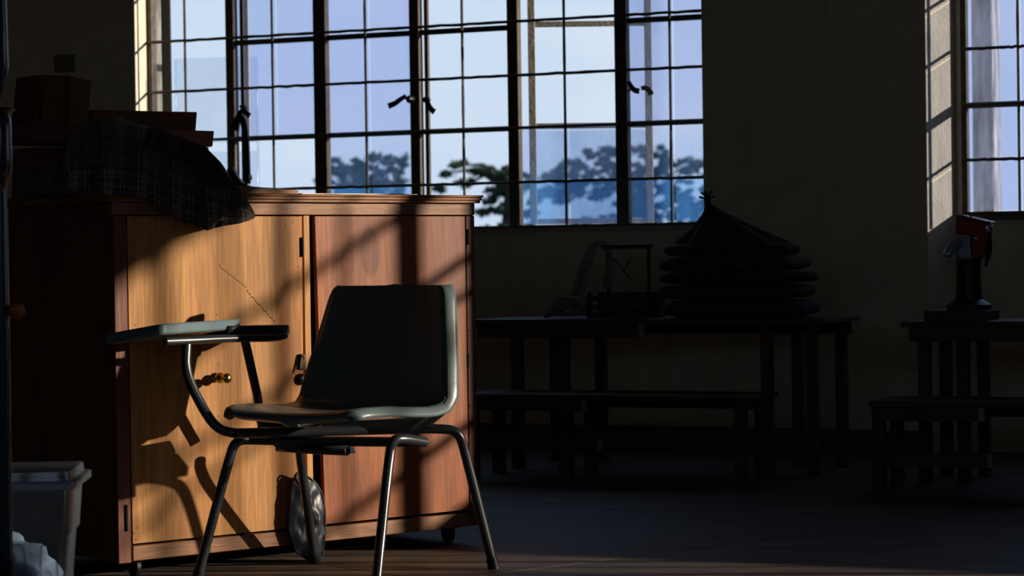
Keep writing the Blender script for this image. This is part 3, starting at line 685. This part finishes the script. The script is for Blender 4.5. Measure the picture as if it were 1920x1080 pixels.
def legtube(nm, pts, r=R, tip=True):
    g = G(); g.tube(smooth(pts, 3), r, 12); o = obj(nm, g, MW['tube'], CH, sm=50)
    if tip:
        a, b = Vector(pts[0]), Vector(pts[1]); t = (b-a).normalized(); g = G(); g.tube([Vector((a.x, a.y, 0.0)), a+t*.03], [.0165, .0155], 12); obj('rubber_foot', g, MW['black'], o)
    return o
def px3(x, y, D): return at(x, y, D)
# front legs bending back under the seat
def lift(p): return p+Z*.004
A_ = px3(430, 865, 6.58); 
legtube('leg', [lift(FLt), px3(432, 850, 6.57), px3(443, 826, 6.575), px3(470, 824, 6.60), px3(560, 826, 6.70)])
legtube('leg', [lift(FRt), px3(730, 850, 6.36), px3(738, 824, 6.36), px3(756, 822, 6.38), px3(797, 829, 6.45)])
legtube('leg', [lift(RLt), px3(566, 880, 6.80), px3(561, 840, 6.78), px3(575, 822, 6.78)])
# long tube: rear right leg, under-seat rail and front upright of the writing pad
legtube('leg', [lift(RRt), px3(873, 852, 6.72), px3(860, 808, 6.70), px3(825, 803, 6.69), px3(700, 806, 6.62), px3(520, 811, 6.53), px3(440, 812, 6.48)])
g = G(); g.tube(smooth([px3(440, 812, 6.48), px3(410, 806, 6.48), px3(385, 775, 6.48), px3(347, 700, 6.48), px3(350, 645, 6.50)], 3), R, 12); obj('pad_upright', g, MW['tube'], CH, sm=50)
g = G(); g.tube([px3(492, 806, 6.78), px3(482, 740, 6.74), px3(459, 636, 6.70)], R*.95, 12); obj('pad_upright', g, MW['tube'], CH, sm=50)
g = G(); g.tube([px3(440, 824, 6.60), px3(560, 827, 6.58), px3(798, 829, 6.50)], R, 12); obj('cross_tube', g, MW['tube'], CH, sm=50)
g = G(); g.tube([px3(520, 838, 6.60), px3(600, 843, 6.56), px3(652, 845, 6.52)], .0125, 12, cap=False); obj('rack_tube', g, MW['tube'], CH, sm=50, solid=.002)
g = G(); g.prism([px3(x, y, 6.57) for x, y in ((500, 826), (515, 838), (540, 848), (575, 850), (652, 852), (640, 826))], Vector((.02, .05, 0))); obj('under_plate', g, MW['tube'], CH, bevel=.003)
g = G(); g.prism([px3(x, y, 6.60) for x, y in ((478, 790), (500, 806), (560, 806), (560, 792))], Vector((.05, .12, 0))); obj('seat_bracket', g, MW['tube'], CH, bevel=.003)
g = G(); g.prism([px3(x, y, 6.60) for x, y in ((600, 792), (606, 808), (770, 806), (800, 782))], Vector((.05, .12, 0))); obj('seat_bracket', g, MW['tube'], CH, bevel=.003)
# writing pad and arm
def board(pts, th, nm, m, bev):
    g = G(); g.prism([p-Z*th for p in pts], Z*th); return obj(nm, g, MW[m], CH, bevel=bev, sm=40)
B_ = px3(303, 607, 6.36); C_ = px3(455, 597, 6.70); A2 = px3(192, 627, 6.46); D2 = C_ + (A2-B_)*.5
pts = [B_, C_, D2, A2]
def roundpoly(P, r, n=6):
    out = []
    for i in range(len(P)):
        a, b, c = P[i-1], P[i], P[(i+1)%len(P)]; u1 = (a-b).normalized()*r; u2 = (c-b).normalized()*r
        for k_ in range(n+1):
            t = k_/n; out.append((b+u1)*(1-t)**2 + b*2*t*(1-t) + (b+u2)*t*t)
    return out
pb_ = board(roundpoly(pts, .025), .029, 'writing_pad', 'pad', .005)
e0 = px3(430, 611, 6.62); e1 = px3(548, 609, 6.80); bk = Vector((-.09, .06, 0))
board(roundpoly([e0, e1, e1+bk, e0+bk*1.0], .02), .026, 'arm_rest', 'tube', .005)
P_ = smooth([px3(310, 640, 6.44), px3(360, 638, 6.50), px3(440, 634, 6.62), px3(515, 634, 6.74), px3(538, 628, 6.79)], 2)
g = G(); g.tube(P_, [.011]*(len(P_)-2)+[.008, .004], 12); obj('pad_bracket', g, MW['tube'], CH)
tag(CH, 'blue-grey plastic school chair with a writing pad arm and tube legs', 'chair')

# ---------------------------------------------------------------- bag
bo = cc(cs(576, 1000, -.028)[0], -.028, 0)
bag = empty('bag', bo); bdir = UC; bn = NC
outl = [(556, 886), (575, 893), (590, 908), (600, 925), (606, 960), (606, 1000), (603, 1035), (598, 1054), (578, 1052), (553, 1034), (541, 995), (543, 950), (547, 905)]
def bagpt(x, y, k=0):
    P = onp(x, y, bo, bn); return P+bn*k
cx, cy = 575, 975
def bagf(a, b, sg):
    i = a*len(outl); j = int(i) % len(outl); t = i-int(i); x0, y0 = outl[j]; x1, y1 = outl[(j+1)%len(outl)]
    x = x0+(x1-x0)*t; y = y0+(y1-y0)*t; r_ = 1-b; X = cx+(x-cx)*r_; Y = cy+(y-cy)*r_
    P = bagpt(X, Y, sg*(.005+.013*(1-r_**3)+.007*noise.noise(Vector((X*.07, Y*.04, sg)))+.003*noise.noise(Vector((X*.2, Y*.09, sg)))))
    if P.z < .002: P.z = .002
    return P
g = G(); g.grid(lambda a, b: bagf(a, b, -1), 52, 14); obj('bag_front', g, MW['leather'], bag, sm=70)
g = G(); g.grid(lambda a, b: bagf(a, b, 1), 52, 14); g.grid(lambda a, b: bagf(a, 0, 2*b-1), 52, 3); obj('bag_back', g, MW['leather'], bag, sm=70)
g = G(); g.tube(smooth([bagpt(x, y, -.006) for x, y in ((557, 886), (577, 893), (592, 908), (602, 926), (608, 962), (607, 1002), (603, 1040), (598, 1052))], 2), .0028, 8); obj('zip_edge', g, MW['chrome'], bag)
g = G(); g.tube(smooth([bagpt(x, y, -.010) for x, y in ((558, 906), (551, 897), (553, 886), (560, 884))], 2), .003, 6); obj('strap_loop', g, MW['leather'], bag)
tag(bag, 'glossy black zipped bag leaning against the cabinet between its doors', 'bag')

# ---------------------------------------------------------------- clear plastic box, foreground left
def tubmat():
    m = bpy.data.materials.new('clear_plastic'); m.use_nodes = True; t = m.node_tree; n = t.nodes; n.clear(); lk = t.links.new
    out = n.new('ShaderNodeOutputMaterial'); tr = n.new('ShaderNodeBsdfTransparent'); tr.inputs[0].default_value = (.80, .84, .88, 1)
    df = n.new('ShaderNodeBsdfDiffuse'); df.inputs[0].default_value = (.55, .62, .72, 1); tl = n.new('ShaderNodeBsdfTranslucent'); tl.inputs[0].default_value = (.55, .62, .75, 1)
    gl = n.new('ShaderNodeBsdfGlossy'); gl.inputs['Roughness'].default_value = .15
    a = n.new('ShaderNodeMixShader'); a.inputs[0].default_value = .5; lk(df.outputs[0], a.inputs[1]); lk(tl.outputs[0], a.inputs[2])
    b = n.new('ShaderNodeMixShader'); b.inputs[0].default_value = .07; lk(tr.outputs[0], b.inputs[1]); lk(a.outputs[0], b.inputs[2])
    c = n.new('ShaderNodeMixShader'); c.inputs[0].default_value = .07; lk(b.outputs[0], c.inputs[1]); lk(gl.outputs[0], c.inputs[2]); lk(c.outputs[0], out.inputs[0]); return m
MW['tub'] = tubmat()
DB = 5.75; zl = at(100, 905, DB).z; xr = at(127, 915, DB).x; xb = at(112, 1070, DB).x
bx = empty('storage_box', Vector((xr-.22, DB+.16, 0))); ub = Vector((1, .06, 0)).normalized(); vb = Vector((-ub.y, ub.x, 0)); R0 = Vector((xr, DB, 0))
def rrect(cx_, hw, hd, r, z, n=6):
    o = []
    for (sx_, sy_, a0) in ((1, -1, -pi/2), (1, 1, 0), (-1, 1, pi/2), (-1, -1, pi)):
        for k_ in range(n+1):
            a = a0+pi/2*k_/n; o.append(cx_+ub*(sx_*(hw-r)+r*math.cos(a))+vb*(sy_*(hd-r)+r*math.sin(a))+Z*z)
    return o
cb_ = R0 - ub*.22 + vb*.16
def loft(rings, capb=True):
    g = G(); n = len(rings[0])
    for r_ in rings: g.v += [Vector(p) for p in r_]
    for i in range(len(rings)-1):
        for j in range(n): g.f.append((i*n+j, i*n+(j+1)%n, (i+1)*n+(j+1)%n, (i+1)*n+j))
    if capb: g.f.append(tuple(reversed(range(n))))
    return g
g = loft([rrect(cb_, .185, .125, .03, .004), rrect(cb_, .19, .13, .03, .012), rrect(cb_, .205, .145, .03, .215), rrect(cb_, .212, .152, .03, .222), rrect(cb_, .220, .160, .03, zl-.02), rrect(cb_, .228, .168, .03, zl-.018)])
obj('tub', g, MW['tub'], bx, solid=.003, sm=50)
g = loft([rrect(cb_, .238, .178, .03, zl-.016), rrect(cb_, .240, .180, .03, zl-.012), rrect(cb_, .240, .180, .03, zl+.002), rrect(cb_, .225, .165, .03, zl+.004), rrect(cb_, .222, .162, .03, zl+.024)], False)
g.f.append(tuple(range(len(g.v)-28, len(g.v)))); obj('lid', g, MW['tub'], bx, solid=.003, sm=50)
for i in range(5):
    x = .15-.075*i; g = G(); a0 = cb_+ub*x-vb*.134+Z*.02
    g.tube(smooth([a0, a0-vb*.014+Z*.175, a0-vb*.014+Z*.185+ub*.012, a0-vb*.014+Z*.185+ub*.028, a0-vb*.014+Z*.175+ub*.04, a0+ub*.04], 1), .003, 6); obj('moulded_rib', g, MW['tub'], bx)
g = crumple(cb_+Z*.115, .15, .10, .10, 4.0, nu=60, nv=36, amp=.28, floor=.012); pk2 = obj('added_bright_cloth', g, mat('bright_fill_cotton', (.42, .50, .64), .9, bump=.3), sm=50); tag(pk2, 'pale cloth added inside the clear plastic storage box to imitate its sunlit part', 'cloth')  # bright lump added to stand in for the box's sunlit lower part
tag(bx, 'clear plastic storage box with ribbed sides and a lid, bottom left corner', 'box')

# ---------------------------------------------------------------- post at the left edge
DP2 = 5.5; pc = at(1, 500, DP2)
st = empty('stand', Vector((pc.x, pc.y, 0))); k_ = DP2/F
def zy(y): return at(0, y, DP2).z
def pole(nm, prof_, m): g = G(); g.lathe((pc.x, pc.y, 0), [(r_*k_, zy(y)) for r_, y in prof_], 28); return obj(nm, g, MW[m], st, sm=30)
pole('upper_tube', [(3, 205), (5, 190), (13, 160), (19.5, 132), (21, 126), (20, 60), (19, 0), (19, -300)], 'blackp')
pole('flared_collar', [(20, 216), (24, 212), (32, 207), (26, 202), (4, 200)], 'blackp')
pole('lower_tube', [(15, 345), (22, 325), (25, 300), (24.5, 240), (23, 222), (20, 214)], 'blackp')
pole('slim_tube', [(14, 1120), (14, 620), (14, 345)], 'blackp')
g = G(); g.lathe((pc.x, pc.y, 0), [(.16, 0), (.16, .012), (.06, .025), (14*k_, .04), (14*k_, .2)], 28); obj('round_base', g, MW['blackp'], st, sm=30)
g = G(); g.tube([Vector((pc.x, pc.y, zy(338)))+Vector((math.cos(a)*17*k_, -.02, math.sin(a)*20*k_)) for a in np.linspace(0, 2*pi, 25)], .003, 6); obj('orange_ring', g, MW['orange'], st)
g = crumple(at(30, 583, DP2), 16*k_, 10*k_, 14*k_, 2.2, nu=14, nv=10); obj('orange_knob', g, MW['orange'], st)
tag(st, 'dark enamelled stand post with a flared collar, at the left edge', 'stand')

# ---------------------------------------------------------------- wall plate
a = ws(103, 104, .14); b = ws(141, 135, .14); wp = empty('wall_plate', wc((a[0]+b[0])/2, .14, b[1]))
g = G(); g.box(wc(a[0], .14, b[1]), U*(b[0]-a[0]), -NN*.012, Z*(a[1]-b[1])); obj('plate', g, MW['plate'], wp, bevel=.003)
cx_, cz_ = (a[0]+b[0])/2, (a[1]+b[1])/2
g = G(); g.lathe(wc(cx_, .152, cz_), [(.022, 0), (.022, .003), (.017, .003), (.017, .001)], 20, -NN); obj('round_emblem', g, MW['dark'], wp)
g = G(); g.lathe(wc(cx_, .152, cz_-.01), [(.006, 0), (.005, .003)], 8, -NN); g.lathe(wc(cx_, .152, cz_+.006), [(.005, 0), (.004, .003)], 8, -NN); obj('emblem_figure', g, MW['dark'], wp)
tag(wp, 'small square plate with a round emblem on the wall above the crate', 'wall plate')

# ---------------------------------------------------------------- benches and tables along the window wall
def ou(x, y, z):                                         # offset from the window plane where the pixel meets height z
    P = onp(x, y, (0, 0, z), Z); return (P-W0).dot(U), -(P-W0).dot(NN)
def bench(nm, s0, s1, oF, dep, h, lab, cat, legs, apron=.065, low=None, capS=None, mat_='bench', group=None):
    """front edge at oF (distance into the room), dep deep, height h"""
    r = empty(nm, wc((s0+s1)/2, oF-dep/2, 0)); m = MW[mat_]
    nb = 3
    for i in range(nb):
        a = oF-dep*(i+1)/nb+.002; g = G(); g.box(wc(s0, a, h-.02), U*(s1-s0), -NN*(dep/nb-.004), Z*.02); obj('top_plank', g, m, r, bevel=.002)
    e_ = capS if capS else s1-.03
    g = G(); g.box(wc(s0+.03, oF-.03, h-.02-apron), U*(e_-s0-.03), -NN*.022, Z*apron); obj('apron', g, m, r, bevel=.002)
    if capS:
        g = G(); g.box(wc(e_, oF-.032, h-.02-apron), U*.022, -NN*.026, Z*apron); q = obj('apron_end', g, MW['litend'], r, bevel=.002); q['label'] = 'apron end paled for sky light'
    g = G(); g.box(wc(s0+.03, oF-dep+.03, h-.02-apron), U*(s1-s0-.06), -NN*.022, Z*apron); obj('apron', g, m, r, bevel=.002)
    for s in legs:
        for o in (oF-.035, oF-dep+.055):
            g = G(); g.box(wc(s-.022, o-.045, 0), U*.044, -NN*.045, Z*(h-.02)); obj('leg', g, m, r, bevel=.003)
    if low:
        z0, z1, cap_ = low; g = G(); e2 = cap_ if cap_ else legs[-1]
        g.box(wc(s0+.03, oF-.028, z0), U*(e2-s0-.03), -NN*.02, Z*(z1-z0)); obj('foot_rail', g, m, r, bevel=.002)
        if cap_: g = G(); g.box(wc(e2, oF-.03, z0), U*.02, -NN*.024, Z*(z1-z0)); q = obj('rail_end', g, MW['litend'], r, bevel=.002); q['label'] = 'rail end paled for sky light'
    tag(r, lab, cat, group); return r
sD, oD = ou(1632, 925, 0); hD = at(1640, 752, onp(1632, 925, (0, 0, 0), Z).y).z
def sat(x, y, o): return ws(x, y, o)[0]
print('bench D', sD, oD, hD)
bench('bench', sat(1628, 760, oD), sat(1628, 760, oD)+1.0, oD, .34, hD, 'low dark bench in front of the right table, below right-hand window', 'bench',
      [sat(1641, 850, oD), sat(1641, 850, oD)+.95], .05, (.10, .15, sat(1850, 868, oD)), sat(1833, 768, oD))
oC = oD-.40
hC = ws(1800, 603, oC)[1]
bench('table', sat(1688, 610, oC), sat(1688, 610, oC)+.95, oC, .42, hC, 'dark wooden table holding the red machine, under right-hand window', 'table',
      [sat(1727, 690, oC), sat(1800, 690, oC)+.0, sat(1727, 690, oC)+.83], .055)
oB = oD-.15; hB = ws(1100, 741, oB)[1]
bench('bench', sat(860, 750, oB), sat(1408, 750, oB), oB, .34, hB, 'low dark bench in front of the cloth-laden table, beside the cabinet', 'bench',
      [sat(875, 800, oB), sat(1052, 800, oB), sat(1380, 800, oB)], .045, (.12, .165, sat(1117, 836, oB)), sat(1088, 754, oB))
oA = oB-.42; hA = ws(1100, 599, oA)[1]
bench('table', sat(880, 610, oA), sat(1548, 610, oA), oA, .5, hA, 'long dark table under the long window carrying crate and cloth pile', 'table',
      [sat(960, 690, oA), sat(1047, 690, oA), sat(1430, 690, oA), sat(1515, 690, oA)], .055, None, sat(1196, 614, oA))
print('heights', hA, hB, hC, hD, oA, oC)
# crate with holes, yarn, rod, cloths
def wbox(x0, x1, y0, y1, o, dep, nm, m, par=None, bev=.002, z0=None):
    a = ws(x0, y1, o); b = ws(x1, y0, o); zz0 = a[1] if z0 is None else z0
    g = G(); g.box(wc(a[0], o, zz0), U*(b[0]-a[0]), NN*dep, Z*(b[1]-zz0)); return obj(nm, g, MW[m], par, bevel=bev)
oc = oA-.12
crt = empty('slotted_crate', wc(ws(1155, 595, oc)[0], oc-.1, hA+.001))
sa_, sb_ = ws(1100, 598, oc)[0], ws(1210, 598, oc)[0]; zc1 = ws(1150, 549, oc)[1]; hh = (zc1-hA)
for i in range(3):
    g = G(); za = hA+.001+hh*i/3; g.box(wc(sa_, oc, za), U*(sb_-sa_), NN*.012, Z*(hh/3-.012)); obj('slat', g, MW['bench'], crt, bevel=.001)
g = G()
for i in range(5): q = sa_+(sb_-sa_-.015)*i/4; g.box(wc(q, oc-.0125, hA+.001), U*.015, NN*.012, Z*hh)
g.box(wc(sa_, oc-.13, hA+.001), U*(sb_-sa_), NN*.01, Z*hh); g.box(wc(sa_, oc-.13, hA+.001), U*.012, NN*.105, Z*hh); g.box(wc(sb_-.012, oc-.13, hA+.001), U*.012, NN*.105, Z*hh)
obj('crate_frame', g, MW['bench'], crt); tag(crt, 'small slotted wooden crate on the long table, left of the cloth pile', 'crate')
# clothes rod on two stands behind
orr = oA-.30
ra, rb = ws(1128, 463, orr), ws(1224, 459, orr)
rk = empty('drying_rail', wc(ra[0], orr, hA+.001))
g = G(); g.tube([wc(ra[0], orr, ra[1]), wc(rb[0], orr, ra[1])], .010, 10); obj('rod', g, MW['bench'], rk)
for q in (ra[0]+.03, rb[0]-.02):
    g = G(); g.tube([wc(q, orr, hA+.001), wc(q, orr, ra[1])], .009, 8); obj('upright', g, MW['bench'], rk)
g = G(); g.tube([wc(*wpt(1152, 486, orr+.02)), wc(*wpt(1182, 522, orr+.02))], .004, 6); g.tube([wc(*wpt(1183, 482, orr+.03)), wc(*wpt(1168, 512, orr+.03))], .004, 6); obj('crossed_sticks', g, MW['dark'], rk)
tag(rk, 'thin wooden drying rail standing on the long table beneath the window', 'rail')
yarn_c = wc(ws(1120, 510, orr)[0], orr, 0)
def yarnbundle(px_pts, o, r, lab, nm='yarn_skein', n=26, seed=3):
    random.seed(seed); g = G()
    for i in range(n):
        off = [random.gauss(0, 1) for _ in range(3)]; pts = []
        for j, (x, y, w_) in enumerate(px_pts):
            q = wpt(x+off[0]*w_+random.gauss(0, 1.2), y+off[2]*w_*.25, o+off[1]*w_*.0012); P = wc(*q); P.z = max(P.z, hA+r+.001); pts.append(P)
        g.tube(smooth(pts, 2), r, 5)
    o_ = obj(nm, g, MW['yarn'], sm=60); tag(o_, lab, 'yarn'); return o_
yarnbundle([(1080, 590, 6), (1080, 560, 7), (1090, 520, 7), (1100, 485, 6), (1112, 462, 4), (1124, 452, 2), (1136, 456, 2), (1140, 470, 3), (1144, 500, 5), (1140, 525, 6), (1138, 540, 5)], oA-.30, .004, 'pale grey yarn skein hanging over the drying rail', n=30)
yarnbundle([(1022, 594, 2), (1040, 585, 6), (1052, 562, 8), (1075, 556, 8), (1092, 570, 8), (1080, 588, 5), (1050, 590, 4), (1040, 580, 6), (1060, 570, 8), (1090, 585, 5)], oA-.14, .004, 'loose tangle of grey yarn on the table beside the slotted crate', 'yarn_tangle', 22, 8)
# folded sacks
def sackf(x0, x1, y0, y1, o, dep, seed, m, lab, last):
    a, b = ws(x0, y1, o), ws(x1, y0, o); sm_, hw = (a[0]+b[0])/2, (b[0]-a[0])/2; zl_, zh = last, b[1]
    g = G()
    def fn(p, q):
        th, ph = 2*pi*p, -pi/2+pi*q
        ct, st_ = math.cos(th), math.sin(th); e_ = .45
        X = math.copysign(abs(ct)**e_, ct)*math.cos(ph)**.35; Y = math.copysign(abs(st_)**e_, st_)*math.cos(ph)**.35; Zz = math.copysign(abs(math.sin(ph))**.6, math.sin(ph))
        k = 1+.13*noise.noise(Vector((X*2.2, Y*2.2, seed)))+.025*noise.noise(Vector((X*9, Y*9, Zz*5+seed)))
        P = wc(sm_+hw*X*k, o-dep/2+dep/2*Y*k, (zl_+zh)/2+(zh-zl_)/2*Zz + .008*noise.noise(Vector((X*4, Y*4, seed+9)))*(1-abs(Zz)))
        P.z = max(P.z, zl_+.0005); return P
    g.grid(fn, 48, 14); o_ = obj('folded_sack', g, MW[m], sm=60); tag(o_, lab, 'sack', 'folded sacks stacked on the long table'); return zh
last = hA+.0008
for i, (x0, x1, y0, y1, m, lab) in enumerate(((1228, 1500, 562, 596, 'sackd', 'bottom folded sack of the stack under the tied sack'), (1222, 1490, 532, 563, 'sack', 'second folded sack from the bottom of the stack'),
     (1226, 1500, 508, 533, 'sackd', 'third folded sack from the bottom, tucked under the widest fold'), (1218, 1480, 480, 509, 'sack', 'fourth folded sack from the bottom, jutting out furthest left'),
     (1232, 1470, 455, 481, 'sackd', 'topmost folded sack, right beneath the tied sack'))):
    last = sackf(x0, x1, y0, y1, oA-.04, .34, i*2.7+1, m, lab, last)+.0008
ts = empty('tied_sack', wc(ws(1335, 455, oA-.2)[0], oA-.2, last))
sc0 = ws(1340, 455, oA-.2)[0]; zt0 = ws(1328, 380, oA-.2)[1]; k2 = (W0-NN*(oA-.2)).y/F*.95
def tsack(p, q):
    th = 2*pi*p; zq = last+(zt0-last)*q
    rad = (.225*(1-q)**1.35+.012)*(1+.10*math.sin(th*9+q*2)*(1-q*.4)+.06*noise.noise(Vector((math.cos(th)*3, math.sin(th)*3, q*4))))
    cx2 = sc0+.085*(1-q)-.028*q
    return wc(cx2+rad*math.cos(th), oA-.2+rad*.6*math.sin(th), zq)
g = G(); g.grid(tsack, 60, 16); g.f.append(tuple(i*17 for i in reversed(range(60)))); obj('sack_body', g, MW['sackd'], ts, sm=60)
g = G(); pk_ = wc(sc0-.028, oA-.2, zt0); g.tube([pk_-Z*.004, pk_+Z*.018], .013, 10)
for dx, dz in ((-.018, .03), (-.006, .035), (.012, .034), (-.024, .012), (.018, .012)):
    g.tube([pk_+Z*.01, pk_+Z*(.012+dz*.6)+U*dx*.7, pk_+Z*(.012+dz)+U*dx*1.5], [.006, .004, .005], 6)
obj('tied_neck', g, MW['sackd'], ts); tag(ts, 'dark pointed sack with a tied neck on top of the folded sacks', 'sack')

# ---------------------------------------------------------------- red hand machine on the right table
om = oC-.12
gm = empty('grinding_machine', wc(ws(1800, 600, om)[0], om, hC+.001))
def W3(x, y, o=om): return wc(*wpt(x, y, o))
g = G(); zb0 = hC+.001; a = ws(1738, 590, om)[0]; b = ws(1855, 590, om)[0]; g.box(wc(a, om+.05, zb0), U*(b-a), NN*.22, Z*(ws(1740, 582, om)[1]-zb0)); obj('base_board', g, MW['bench'], gm, bevel=.004)
zbb = ws(1740, 582, om)[1]
g = G(); c0 = ws(1810, 500, om)[0]; g.lathe(wc(c0, om-.05, zbb), [(.085, 0), (.085, .02), (.052, .04), (.046, .12), (.05, .24), (.048, ws(1810, 482, om)[1]-zbb)], 24, sq=1); obj('pedestal', g, MW['black'], gm)
g = G(); g.prism([W3(x, y) for x, y in ((1790, 443), (1818, 442), (1822, 485), (1800, 488), (1788, 470))], NN*.07); obj('grinding_head', g, MW['grey'], gm, bevel=.006)
sp_ = smooth([W3(1797, 456, om+.01), W3(1788, 460, om+.03), W3(1778, 472, om+.05), W3(1775, 480, om+.055)], 2)
g = G(); g.tube(sp_, [.020-.006*(i/(len(sp_)-1))**2 for i in range(len(sp_))], 14); obj('spout', g, MW['grey'], gm)
g = G(); g.prism([W3(x, y) for x, y in ((1792, 404), (1800, 403), (1850, 416), (1848, 480), (1822, 486), (1820, 442), (1790, 440))], NN*.10); obj('red_housing', g, MW['red'], gm, bevel=.006)
g = G(); g.prism([W3(x, y, om+.015) for x, y in ((1791, 403), (1797, 402), (1852, 415), (1851, 420), (1792, 408))], NN*.13); obj('red_lid', g, MW['red'], gm, bevel=.003)
g = G(); g.tube(smooth([W3(1801, 404, om-.03), W3(1806, 400, om-.03), W3(1818, 402, om-.03), W3(1822, 407, om-.03)], 2), .0025, 6); obj('lid_handle', g, MW['black'], gm)
g = G(); cR = W3(1855, 425, om+.02); g.tube([cR+U*math.cos(t)*.010+Z*math.sin(t)*.018 for t in np.linspace(0, 2*pi, 21)], .003, 6); obj('chrome_ring', g, MW['chrome'], gm)
g = G(); g.tube([W3(1856, 434, om+.02), W3(1855, 470, om+.02), W3(1848, 500, om+.02)], [.006, .012, .004], 8); obj('crank_lever', g, MW['black'], gm)
g = G(); g.lathe(W3(1829, 447, om+.005), [(.008, 0), (.008, .012), (.004, .014)], 12, -NN); obj('bolt', g, MW['chrome'], gm)
tag(gm, 'hand-operated machine with red housing and grey spout, on the right table', 'machine')

# ---------------------------------------------------------------- blue basin, bottom right corner
bc = onp(2010, 1165, (0, 0, .12), Z); g = G(); rb_ = (bc - onp(1900, 1075, (0, 0, .12), Z)).length*.86
g.lathe((bc.x, bc.y, .001), [(rb_*.7, 0), (rb_*.72, .004), (rb_*.95, .115), (rb_, .12), (rb_, .126), (rb_*.95, .124), (rb_*.70, .012), (.01, .010)], 40)
tag(obj('basin', g, MW['blue'], sm=50), 'blue plastic basin cut off by the bottom right corner', 'basin')
